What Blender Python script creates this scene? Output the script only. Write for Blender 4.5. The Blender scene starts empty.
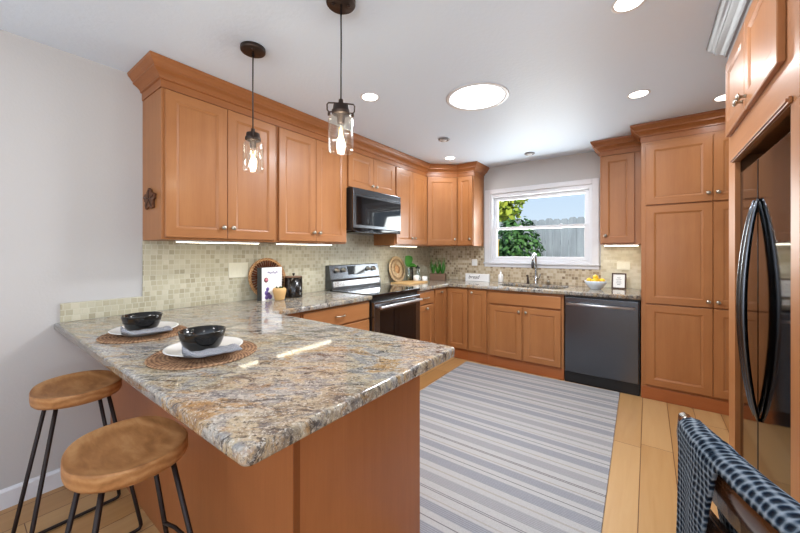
import bpy, bmesh, math, random
from mathutils import Vector, Matrix, noise
random.seed(7)
SC = bpy.context.scene
COL = SC.collection
PI = math.pi

def S(r, g, b, k=1.0):
    def f(c):
        c /= 255.0
        return (c / 12.92 if c <= .04045 else ((c + .055) / 1.055) ** 2.4) * k
    return (f(r), f(g), f(b), 1.0)

# ------------------------------------------------------------------ camera
cd = bpy.data.cameras.new('camera')
cam = bpy.data.objects.new('camera', cd)
COL.objects.link(cam)
cam.location = (2.6446, -4.34, 1.3114)
cam.rotation_euler = (PI / 2, 0, 0.6372)
cd.sensor_width = 36.0
cd.lens = 335.06 / 800 * 36
cd.shift_y = -0.0188
cd.clip_start = 0.02
SC.camera = cam

# ------------------------------------------------------------------ world, sun, daylight, exposure
SC.view_settings.view_transform = 'Standard'
SC.view_settings.look = 'None'
SC.view_settings.gamma = 1.0
SC.view_settings.use_curve_mapping = False
SC.view_settings.exposure = 0.27
SC.cycles.use_denoising = True
SC.cycles.max_bounces = 10
SC.cycles.diffuse_bounces = 6
SC.cycles.transparent_max_bounces = 16
SC.cycles.caustics_reflective = False
SC.cycles.caustics_refractive = False
SC.cycles.sample_clamp_indirect = 6.0

w = bpy.data.worlds.new('sky')
SC.world = w
w.use_nodes = True
wt = w.node_tree
wt.nodes.clear()
wo = wt.nodes.new('ShaderNodeOutputWorld')
wb = wt.nodes.new('ShaderNodeBackground')
wr = wt.nodes.new('ShaderNodeValToRGB')
wc = wt.nodes.new('ShaderNodeTexCoord')
wx = wt.nodes.new('ShaderNodeSeparateXYZ')
wn = wt.nodes.new('ShaderNodeTexNoise')
wm = wt.nodes.new('ShaderNodeMix')
wm.data_type = 'RGBA'
wr2 = wt.nodes.new('ShaderNodeValToRGB')
wr.color_ramp.elements[0].position = 0.0
wr.color_ramp.elements[0].color = S(214, 226, 240)
wr.color_ramp.elements[1].position = 0.45
wr.color_ramp.elements[1].color = S(142, 182, 230)
wn.inputs['Scale'].default_value = 5.0
wn.inputs['Detail'].default_value = 6.0
wr2.color_ramp.elements[0].position = 0.5
wr2.color_ramp.elements[0].color = (0, 0, 0, 1)
wr2.color_ramp.elements[1].position = 0.68
wr2.color_ramp.elements[1].color = (1, 1, 1, 1)
wt.links.new(wc.outputs['Generated'], wx.inputs[0])
wt.links.new(wx.outputs['Z'], wr.inputs[0])
wt.links.new(wc.outputs['Generated'], wn.inputs['Vector'])
wt.links.new(wn.outputs[0], wr2.inputs[0])
wt.links.new(wr2.outputs[0], wm.inputs['Factor'])
wt.links.new(wr.outputs[0], wm.inputs[6])
wm.inputs[7].default_value = S(232, 238, 246)
wt.links.new(wm.outputs[2], wb.inputs['Color'])
wb.inputs['Strength'].default_value = 1.0
wt.links.new(wb.outputs[0], wo.inputs[0])

def light(name, kind, loc, power, color=(1, 1, 1), rot=(0, 0, 0), **k):
    d = bpy.data.lights.new(name, kind)
    d.energy = power
    d.color = color
    for a, v in k.items():
        setattr(d, a, v)
    o = bpy.data.objects.new(name, d)
    o.location = loc
    o.rotation_euler = rot
    COL.objects.link(o)
    return o

light('sun', 'SUN', (0, 10, 12), 4.2, (1, .96, .88), (math.radians(52), 0, math.radians(38)), angle=math.radians(2))
# added fill lamps in two unseen dining windows, tilted up to brighten the ceiling
light('ceiling_fill_front', 'AREA', (2.9, -7.12, 1.35), 118, (.94, .98, 1.07), (PI / 2 + 1.25, 0, 0), shape='RECTANGLE', size=3.6, size_y=1.9)
light('ceiling_fill_side', 'AREA', (5.72, -5.2, 1.35), 105, (.94, .98, 1.07), (PI / 2 + 1.25, 0, PI / 2), shape='RECTANGLE', size=2.6, size_y=1.7)
light('daylight_window', 'AREA', (1.56, 0.42, 1.62), 44, (.97, .98, 1.0), (-PI / 2 - .45, 0, 0), shape='RECTANGLE', size=1.15, size_y=.75)  # daylight through the kitchen window, tilted up at the ceiling

# ------------------------------------------------------------------ materials
class NT:
    def __init__(s, name):
        s.m = bpy.data.materials.new(name)
        s.m.use_nodes = True
        s.t = s.m.node_tree
        s.t.nodes.clear()
        s.out = s.t.nodes.new('ShaderNodeOutputMaterial')
    def n(s, typ, ins=None, **props):
        nd = s.t.nodes.new('ShaderNode' + typ)
        for k, v in props.items():
            setattr(nd, k, v)
        for k, v in (ins or {}).items():
            s.set(nd.inputs[k], v)
        return nd
    def set(s, sock, v):
        if hasattr(v, 'bl_idname') and hasattr(v, 'outputs'):
            s.t.links.new(v.outputs[0], sock)
        elif hasattr(v, 'is_linked'):
            s.t.links.new(v, sock)
        else:
            sock.default_value = v
    def math(s, op, a, b=None, c=None):
        nd = s.t.nodes.new('ShaderNodeMath')
        nd.operation = op
        s.set(nd.inputs[0], a)
        if b is not None: s.set(nd.inputs[1], b)
        if c is not None: s.set(nd.inputs[2], c)
        return nd.outputs[0]
    def mix(s, f, a, b, blend='MIX'):
        nd = s.t.nodes.new('ShaderNodeMix')
        nd.data_type = 'RGBA'
        nd.blend_type = blend
        s.set(nd.inputs['Factor'], f)
        s.set(nd.inputs[6], a)
        s.set(nd.inputs[7], b)
        return nd.outputs[2]
    def ramp(s, f, stops, interp='LINEAR'):
        nd = s.t.nodes.new('ShaderNodeValToRGB')
        cr = nd.color_ramp
        cr.interpolation = interp
        while len(cr.elements) < len(stops):
            cr.elements.new(.5)
        for e, (p, c) in zip(cr.elements, stops):
            e.position = p
            e.color = c
        s.set(nd.inputs[0], f)
        return nd.outputs[0]
    def coord(s, which='Object', scale=(1, 1, 1)):
        tc = s.t.nodes.new('ShaderNodeTexCoord')
        mp = s.t.nodes.new('ShaderNodeMapping')
        s.t.links.new(tc.outputs[which], mp.inputs[0])
        mp.inputs['Scale'].default_value = scale
        return mp.outputs[0]
    def noise(s, vec, scale, detail=3, rough=.5, dist=0, out=0):
        nd = s.n('TexNoise', {'Vector': vec, 'Scale': scale, 'Detail': detail, 'Roughness': rough, 'Distortion': dist})
        return nd.outputs[out]
    def bump(s, h, strength=.2, dist=.01):
        return s.n('Bump', {'Height': h, 'Strength': strength, 'Distance': dist}).outputs[0]
    def bsdf(s, color, rough=.5, metal=0, normal=None, coat=0, coat_rough=.1, spec=.5, **k):
        b = s.n('BsdfPrincipled')
        s.set(b.inputs['Base Color'], color)
        s.set(b.inputs['Roughness'], rough)
        s.set(b.inputs['Metallic'], metal)
        b.inputs['Specular IOR Level'].default_value = spec
        b.inputs['Coat Weight'].default_value = coat
        b.inputs['Coat Roughness'].default_value = coat_rough
        if normal is not None: s.set(b.inputs['Normal'], normal)
        for kk, v in k.items():
            s.set(b.inputs[kk], v)
        s.t.links.new(b.outputs[0], s.out.inputs[0])
        return b

def plain(name, rgb, rough=.5, metal=0, var=.06, vs=20, coat=0, spec=.5):
    t = NT(name)
    n = t.noise(t.coord(), vs, 3)
    c = S(*rgb)
    lo = tuple(x * (1 - var) for x in c[:3]) + (1,)
    hi = tuple(min(1, x * (1 + var)) for x in c[:3]) + (1,)
    t.bsdf(t.ramp(n, [(.3, lo), (.7, hi)]), rough, metal, coat=coat, spec=spec)
    return t.m

def wood(name, rgb_lo, rgb_hi, grain='z', rough=.4, scale=1.0, coat=.08, stretch=.06, contrast=(.25, .78), spec=.36):
    t = NT(name)
    sc = {'x': (stretch, 1, 1), 'y': (1, stretch, 1), 'z': (1, 1, stretch)}[grain]
    v = t.coord('Object', sc)
    n1 = t.noise(v, 26 * scale, 5, .6, .4)
    v2 = t.coord('Object', tuple(1 if a < 1 else 1 for a in sc))
    n2 = t.noise(v2, 2.2 * scale, 3, .55, .6)
    f = t.math('ADD', t.math('MULTIPLY', n1, .45), t.math('MULTIPLY', n2, .55))
    c = t.ramp(f, [(contrast[0], S(*rgb_lo)), (contrast[1], S(*rgb_hi))])
    fine = t.noise(v, 160 * scale, 3, .6)
    c = t.mix(.07, c, t.ramp(fine, [(.35, (.25, .18, .12, 1)), (.65, (1, 1, 1, 1))]), 'MULTIPLY')
    t.bsdf(c, rough, coat=coat, coat_rough=.18, normal=t.bump(fine, .03, .002), spec=spec)
    return t.m

M = {}
WLO, WHI = (149, 95, 53), (174, 118, 71)
for g in 'xyz':
    M['wood_' + g] = wood('maple_' + g, WLO, WHI, g)
M['wood_panel'] = wood('peninsula_wood', (154, 93, 51), (174, 109, 64), 'z', rough=.38)
M['wood_crown'] = wood('crown_wood', (140, 84, 44), (166, 106, 60), 'y')
M['wood_crown_x'] = wood('crown_wood_cross', (140, 84, 44), (166, 106, 60), 'x')
M['toe'] = wood('toe_wood', (146, 82, 42), (168, 100, 56), 'x', rough=.4)
M['stile_shade'] = wood('shaded_corner_wood', (112, 58, 24), (136, 76, 36), 'z')
M['white'] = plain('white_paint', (218, 219, 221), .35, var=.02)
M['vinyl'] = plain('white_vinyl', (220, 222, 225), .3, var=.015)
M['switch'] = plain('ivory_plastic', (226, 222, 200), .35, var=.02)
M['nickel'] = plain('brushed_nickel', (176, 170, 158), .3, 1.0)
M['chrome'] = plain('chrome', (205, 206, 208), .12, 1.0, var=.02)
M['blackst'] = plain('black_stainless', (98, 101, 106), .26, 1.0, var=.04, vs=4)
M['blackst_light'] = plain('black_stainless_light', (188, 190, 194), .2, 1.0, var=.03, vs=4)
M['steel'] = plain('satin_steel', (208, 208, 210), .4, 1.0, var=.02)
M['blackst_mid'] = plain('black_stainless_mid', (128, 130, 135), .25, 1.0, var=.04, vs=4)
M['blackgloss'] = plain('black_glass', (12, 12, 14), .05, 0, var=.1)
M['blackplastic'] = plain('black_plastic', (20, 20, 21), .4, 0, var=.1)
M['fridge'] = plain('fridge_black', (44, 44, 47), .07, 1.0, var=.04, vs=3)
M['bronze'] = plain('dark_bronze', (58, 46, 40), .45, .6)
M['iron'] = plain('dark_iron', (40, 29, 25), .45, .4)
M['ceramic_black'] = plain('black_ceramic', (22, 21, 20), .12, 0, var=.15)
M['ceramic_white'] = plain('white_ceramic', (232, 231, 226), .18, 0, var=.02)
M['ceramic_blue'] = plain('pale_blue_ceramic', (214, 226, 236), .2, 0, var=.02)
M['canister'] = plain('black_canister', (24, 20, 18), .2, 0, var=.15)
M['tan'] = wood('light_bowl_wood', (205, 160, 100), (228, 188, 130), 'z', rough=.5, coat=0)
M['board'] = wood('board_wood', (200, 160, 105), (222, 184, 128), 'x', rough=.5, coat=0)
M['lemon'] = plain('lemon_skin', (236, 196, 48), .4, var=.12, vs=60)
M['leafgreen'] = plain('leaf_green', (58, 116, 38), .35, var=.4, vs=14)
M['leafdark'] = plain('leaf_dark_green', (40, 82, 34), .4, var=.4, vs=14)
M['paper'] = plain('white_paper', (238, 238, 236), .6, var=.02)
M['ink'] = plain('black_ink', (30, 30, 30), .6)
M['pink'] = plain('pink_ink', (206, 120, 140), .6)
M['purple'] = plain('purple_ink', (106, 84, 150), .6)
M['grey_ink'] = plain('grey_ink', (120, 120, 124), .6)
M['skin_ink'] = plain('portrait_ink', (120, 70, 60), .6)
M['charcoal'] = plain('charcoal_cover', (52, 56, 58), .5)
M['darkframe'] = wood('dark_frame_wood', (52, 30, 20), (80, 48, 32), 'z')
M['planter'] = wood('planter_wood', (96, 72, 56), (140, 110, 88), 'x', coat=0, rough=.6)
M['artwood'] = wood('carved_wood', (70, 40, 22), (112, 70, 42), 'z', coat=0, rough=.6)
M['greycrown'] = plain('grey_crown', (132, 134, 138), .35, var=.03)  # even grey for the refrigerator crown and the small ceiling fittings
M['soil'] = plain('soil', (50, 38, 30), .9, var=.3)
M['gap'] = plain('shadow_gap_black', (10, 9, 9), .6)

def emit(name, rgb, s):
    t = NT(name)
    e = t.n('Emission', {'Color': S(*rgb), 'Strength': s})
    t.t.links.new(e.outputs[0], t.out.inputs[0])
    return t.m
M['led'] = emit('led_bar_glow', (255, 246, 218), 8.0)
M['led_strong'] = emit('led_bar_strong_glow', (255, 247, 222), 20.0)
M['can_glow'] = emit('recessed_lamp_glow', (255, 250, 240), 8.0)
M['sky_glow'] = emit('skylight_glow', (250, 252, 255), 3.2)
M['filament'] = emit('filament_glow', (255, 220, 165), 9.0)

def glass(name, tint=(1, 1, 1, 1), base=.04, rough=.02):
    t = NT(name)
    fr = t.n('LayerWeight', {'Blend': .5})
    f3 = t.math('POWER', fr.outputs[1], 4.0)
    tr = t.n('BsdfTransparent', {'Color': tint})
    gl = t.n('BsdfGlossy', {'Color': (1, 1, 1, 1), 'Roughness': rough})
    mx = t.n('MixShader', {0: t.math('ADD', t.math('MULTIPLY', f3, .7), base)})
    t.t.links.new(tr.outputs[0], mx.inputs[1])
    t.t.links.new(gl.outputs[0], mx.inputs[2])
    t.t.links.new(mx.outputs[0], t.out.inputs[0])
    return t.m
M['pane'] = glass('window_glass', (.97, .99, .98, 1), .0)
M['jar'] = glass('jar_glass', (.97, .97, .94, 1), .05, .03)
M['glassware'] = glass('clear_glassware', (.9, .94, .94, 1), .08)

def wall_paint(name, rgb, bs=.12, sc=70):
    t = NT(name)
    v = t.coord('Object')
    n = t.noise(v, sc, 4, .55)
    t.bsdf(S(*rgb), .55, normal=t.bump(n, bs, .006), spec=.3)
    return t.m
M['wall'] = wall_paint('grey_wall_paint', (190, 188, 185))
M['ceiling'] = wall_paint('ceiling_paint', (217, 231, 246), .25, 45)

def floor_mat():
    t = NT('maple_plank_floor')
    tc = t.n('TexCoord')
    sp = t.n('SeparateXYZ', {0: tc.outputs['Object']})
    u = t.math('DIVIDE', t.math('SUBTRACT', sp.outputs[0], 2.606 - .17 * 20), .17)
    i = t.math('FLOOR', u)
    fu = t.math('FRACT', u)
    r1 = t.n('TexWhiteNoise', {'W': i}, noise_dimensions='1D').outputs[0]
    vv = t.math('ADD', t.math('DIVIDE', sp.outputs[1], 1.5), t.math('MULTIPLY', r1, 7.3))
    j = t.math('FLOOR', vv)
    fv = t.math('FRACT', vv)
    cb = t.n('CombineXYZ', {0: i, 1: j})
    r2 = t.n('TexWhiteNoise', {0: cb.outputs[0]}, noise_dimensions='2D').outputs[0]
    mp = t.n('CombineXYZ', {0: t.math('MULTIPLY', sp.outputs[0], 9.0), 1: t.math('MULTIPLY', sp.outputs[1], .7), 2: t.math('MULTIPLY', r2, 30)})
    g = t.noise(mp.outputs[0], 3.0, 5, .6, .5)
    f = t.math('ADD', t.math('MULTIPLY', r2, .5), t.math('MULTIPLY', g, .5))
    c = t.ramp(f, [(.15, S(156, 112, 64)), (.5, S(176, 136, 88)), (.85, S(190, 153, 106))])
    du = t.math('MINIMUM', fu, t.math('SUBTRACT', 1, fu))
    dv = t.math('MINIMUM', fv, t.math('SUBTRACT', 1, fv))
    gap = t.math('MAXIMUM', t.math('LESS_THAN', du, .012), t.math('LESS_THAN', dv, .0012))
    c = t.mix(gap, c, S(96, 58, 30))
    t.bsdf(c, t.math('ADD', .26, t.math('MULTIPLY', g, .14)), normal=t.bump(t.math('SUBTRACT', 1, gap), .3, .002), spec=.45)
    return t.m
M['floor'] = floor_mat()

def granite():
    t = NT('granite')
    v = t.coord('Object', (1, 1, 1))
    rot = t.n('Mapping', {0: t.n('TexCoord').outputs['Object'], 'Rotation': (0, 0, -.62)}).outputs[0]
    vs = t.n('Mapping', {0: rot, 'Scale': (1.0, 2.4, 1.0)}).outputs[0]
    def off(k):
        return t.n('Mapping', {0: vs, 'Location': (k * 3.1, k * 1.7, k)}).outputs[0]
    big = t.noise(vs, 2.2, 6, .68, 1.5)
    c = t.ramp(big, [(.28, S(84, 76, 70)), (.37, S(140, 124, 100)), (.44, S(176, 162, 134)), (.51, S(128, 126, 124)), (.57, S(166, 162, 152)),
                     (.62, S(168, 136, 90)), (.68, S(132, 98, 64)), (.76, S(90, 88, 90))])
    zone = t.noise(off(1), .9, 3, .5, .5)
    c = t.mix(t.ramp(zone, [(.45, (0, 0, 0, 1)), (.62, (.4, .4, .4, 1))]), c, S(146, 144, 142))
    gold = t.noise(off(2), 6, 6, .7, 1.0)
    c = t.mix(t.ramp(gold, [(.54, (0, 0, 0, 1)), (.64, (.85, .85, .85, 1))]), c, S(160, 124, 80))
    lt = t.noise(off(3), 20, 6, .7, .6)
    c = t.mix(t.ramp(lt, [(.52, (0, 0, 0, 1)), (.66, (.6, .6, .6, 1))]), c, S(194, 187, 170))
    med = t.noise(off(4), 8, 7, .75, 1.2)
    c = t.mix(t.ramp(med, [(.53, (0, 0, 0, 1)), (.60, (.9, .9, .9, 1))]), c, S(66, 60, 57))
    blue = t.noise(off(5), 4.5, 6, .72, 1.0)
    c = t.mix(t.ramp(blue, [(.56, (0, 0, 0, 1)), (.66, (.8, .8, .8, 1))]), c, S(92, 94, 100))
    fine = t.noise(v, 95, 4, .75)
    c = t.mix(t.ramp(fine, [(.53, (0, 0, 0, 1)), (.64, (.8, .8, .8, 1))]), c, S(62, 56, 54))
    fine2 = t.noise(t.n('Mapping', {0: v, 'Location': (5, 1, 2)}).outputs[0], 110, 3, .7)
    c = t.mix(t.ramp(fine2, [(.54, (0, 0, 0, 1)), (.66, (.65, .65, .65, 1))]), c, S(206, 200, 188))
    t.bsdf(c, .07, spec=.5)
    return t.m
M['granite'] = granite()

def tiles(name, axis, size, ramp, grout, gw=.07, brick=False, rough=.45):
    t = NT(name)
    tc = t.n('TexCoord')
    sp = t.n('SeparateXYZ', {0: tc.outputs['Object']})
    a = sp.outputs['XYZ'.index(axis)]
    sx, sz = size
    vv = t.math('DIVIDE', t.math('SUBTRACT', sp.outputs[2], .915), sz)
    j = t.math('FLOOR', vv)
    fv = t.math('FRACT', vv)
    off = t.n('TexWhiteNoise', {'W': j}, noise_dimensions='1D').outputs[0]
    uu = t.math('DIVIDE', a, sx)
    if brick:
        uu = t.math('ADD', uu, t.math('MULTIPLY', t.math('MODULO', j, 2.0), .5))
    else:
        uu = t.math('ADD', uu, t.math('MULTIPLY', off, .35))
    i = t.math('FLOOR', uu)
    fu = t.math('FRACT', uu)
    cb = t.n('CombineXYZ', {0: i, 1: j})
    r = t.n('TexWhiteNoise', {0: cb.outputs[0]}, noise_dimensions='2D').outputs[0]
    wob = t.noise(tc.outputs['Object'], 60, 3)
    f = t.math('ADD', t.math('MULTIPLY', r, .85), t.math('MULTIPLY', wob, .15))
    c = t.ramp(f, ramp)
    d = t.math('MINIMUM', t.math('MINIMUM', fu, t.math('SUBTRACT', 1, fu)), t.math('MINIMUM', fv, t.math('SUBTRACT', 1, fv)))
    d = t.math('ADD', d, t.math('MULTIPLY', t.math('SUBTRACT', wob, .5), .08))
    g = t.ramp(d, [(gw * .6, (1, 1, 1, 1)), (gw * 1.3, (0, 0, 0, 1))])
    c = t.mix(g, c, grout)
    t.bsdf(c, rough, normal=t.bump(t.math('SUBTRACT', 1, g), .35, .003), spec=.5)
    return t.m
M['tile_left'] = tiles('mosaic_left', 'Y', (.034, .034),
    [(.03, S(156, 148, 122)), (.2, S(174, 166, 140)), (.6, S(186, 180, 154)), (.95, S(200, 194, 172))], S(196, 192, 170))
M['tile_back'] = tiles('mosaic_back', 'X', (.034, .034),
    [(.05, S(122, 102, 78)), (.25, S(164, 144, 114)), (.6, S(190, 172, 142)), (.95, S(208, 196, 172))], S(196, 182, 156))

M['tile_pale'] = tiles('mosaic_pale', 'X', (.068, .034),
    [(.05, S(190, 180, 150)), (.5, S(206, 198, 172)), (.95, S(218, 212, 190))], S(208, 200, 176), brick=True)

def rug_mat():
    t = NT('striped_rug')
    tc = t.n('TexCoord')
    sp = t.n('SeparateXYZ', {0: tc.outputs['Object']})
    cream, blue, grey, thin, taupe = S(169, 167, 165), S(130, 131, 136), S(140, 139, 140), S(92, 88, 90), S(150, 142, 133)
    seq = [(.045, cream), (.005, thin), (.007, cream), (.005, thin), (.045, cream), (.068, grey), (.034, cream), (.010, taupe),
           (.042, cream), (.072, blue), (.030, cream), (.005, thin), (.036, cream), (.060, blue), (.018, cream), (.008, taupe)]
    tot = sum(a for a, _ in seq)
    stops, p = [], 0
    for a, c in seq:
        stops.append((p / tot, c))
        p += a
    f = t.math('FRACT', t.math('DIVIDE', t.math('ADD', sp.outputs[1], 10.0), tot))
    c = t.ramp(f, stops, 'CONSTANT')
    fine = t.math('FRACT', t.math('DIVIDE', sp.outputs[1], .011))
    fm = t.math('LESS_THAN', fine, .42)
    lum = t.n('RGBToBW', {0: c}).outputs[0]
    fm = t.math('MULTIPLY', fm, t.math('LESS_THAN', lum, .36))
    c = t.mix(t.math('MULTIPLY', fm, .35), c, S(176, 176, 177))
    wv = t.noise(t.coord('Object', (1, 1, 1)), 220, 2)
    c = t.mix(.25, c, t.ramp(wv, [(.35, (.55, .55, .55, 1)), (.65, (1, 1, 1, 1))]), 'MULTIPLY')
    t.bsdf(c, .9, normal=t.bump(wv, .5, .003), spec=.15)
    return t.m
M['rug'] = rug_mat()
M['rug_edge'] = plain('rug_fringe', (140, 128, 118), .9, var=.2, vs=90)

def woven(name, lo, hi, sc=60, rad=0):
    t = NT(name)
    tc = t.n('TexCoord')
    sp = t.n('SeparateXYZ', {0: tc.outputs['Object']})
    ang = t.math('ARCTAN2', sp.outputs[1], sp.outputs[0])
    rr = t.math('SQRT', t.math('ADD', t.math('MULTIPLY', sp.outputs[0], sp.outputs[0]), t.math('MULTIPLY', sp.outputs[1], sp.outputs[1])))
    a = t.math('SINE', t.math('ADD', t.math('MULTIPLY', ang, 70.0), t.math('MULTIPLY', rr, 420.0)))
    b = t.math('SINE', t.math('MULTIPLY', rr, 480.0))
    n = t.noise(tc.outputs['Object'], sc, 3)
    f = t.math('ADD', t.math('ADD', t.math('MULTIPLY', a, .18), t.math('MULTIPLY', b, .14)), n)
    c = t.ramp(f, [(.3, S(*lo)), (.7, S(*hi))])
    t.bsdf(c, .7, normal=t.bump(f, .6, .004), spec=.2)
    return t.m
M['placemat'] = woven('seagrass_weave', (92, 62, 44), (176, 138, 104))
M['wicker'] = woven('tan_wicker', (150, 104, 66), (206, 164, 116))
M['wicker_dark'] = woven('dark_wicker', (82, 44, 28), (120, 70, 46))
M['wicker_pale'] = woven('pale_wicker', (176, 146, 106), (222, 198, 160))

def checked():
    t = NT('blue_checked_linen')
    v = t.coord('Object')
    ch = t.n('TexChecker', {'Vector': v, 'Scale': 300.0, 'Color1': S(178, 178, 180), 'Color2': S(84, 88, 98)})
    n = t.noise(v, 300, 2)
    t.bsdf(ch.outputs[0], .85, normal=t.bump(n, .3, .002), spec=.15)
    return t.m
M['napkin'] = checked()

def seat_wood():
    t = NT('stool_seat_wood')
    tc = t.n('TexCoord')
    v = t.n('Mapping', {0: tc.outputs['Object'], 'Location': (.02, .05, 0), 'Scale': (1.0, 3.2, 3.2)}).outputs[0]
    wv = t.n('TexWave', {'Vector': v, 'Scale': 4.5, 'Distortion': 5.0, 'Detail': 3.0, 'Detail Scale': 1.2}, wave_type='RINGS').outputs[1]
    n = t.noise(v, 9, 5, .6, .5)
    f = t.math('ADD', t.math('MULTIPLY', wv, .22), t.math('MULTIPLY', n, .78))
    c = t.ramp(f, [(.25, S(138, 92, 52)), (.5, S(166, 116, 70)), (.75, S(186, 140, 92))])
    t.bsdf(c, .5, normal=t.bump(f, .08, .004), spec=.3)
    return t.m
M['seat'] = seat_wood()
M['chairwood'] = wood('chair_dark_wood', (50, 30, 18), (92, 58, 34), 'x', rough=.16, coat=.6)

def throw_mat():
    t = NT('waffle_knit')
    at = t.n('UVMap')
    sp = t.n('SeparateXYZ', {0: at.outputs[0]})
    k = 2 * PI / .0135
    wob = t.math('MULTIPLY', t.noise(t.coord('Object'), 14, 2), .022)
    a = t.math('SINE', t.math('MULTIPLY', t.math('ADD', sp.outputs[0], wob), k))
    b = t.math('SINE', t.math('MULTIPLY', t.math('ADD', sp.outputs[1], wob), k))
    f = t.math('MULTIPLY', t.math('ADD', t.math('MAXIMUM', a, b), 1.0), .25)
    f = t.math('ADD', f, t.math('MULTIPLY', t.math('ADD', t.math('ADD', a, b), 2.0), .125))
    n = t.noise(t.coord('Object'), 130, 3)
    g = t.math('ADD', t.math('MULTIPLY', f, .78), t.math('MULTIPLY', n, .22))
    c = t.ramp(g, [(.28, S(12, 20, 32)), (.56, S(44, 58, 72)), (.88, S(128, 138, 147))])
    t.bsdf(c, .9, normal=t.bump(g, .9, .006), spec=.12)
    return t.m
M['throw'] = throw_mat()
M['hem'] = plain('navy_hem', (26, 38, 54), .9, var=.2, vs=100)

def foliage(name, lo, hi):
    t = NT(name)
    oi = t.n('NewGeometry')
    r = oi.outputs['Random Per Island']
    c = t.ramp(r, [(0, S(*lo)), (1, S(*hi))])
    t.bsdf(c, .5, spec=.3)
    return t.m
M['ivy'] = foliage('ivy_leaves', (26, 54, 28), (84, 124, 62))
M['treeleaf'] = foliage('sunny_leaves', (104, 134, 40), (212, 214, 84))
M['bark'] = plain('bark', (92, 76, 62), .9, var=.3, vs=12)
M['fence'] = wood('weathered_fence', (118, 122, 128), (178, 184, 190), 'z', rough=.85, coat=0, scale=.7)
M['fencepost'] = wood('yellow_post', (188, 150, 84), (222, 188, 120), 'z', rough=.8, coat=0)
M['ground'] = plain('patio_ground', (128, 120, 110), .9, var=.15, vs=4)
M['wire'] = plain('wire_grey', (130, 134, 138), .6)

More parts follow.
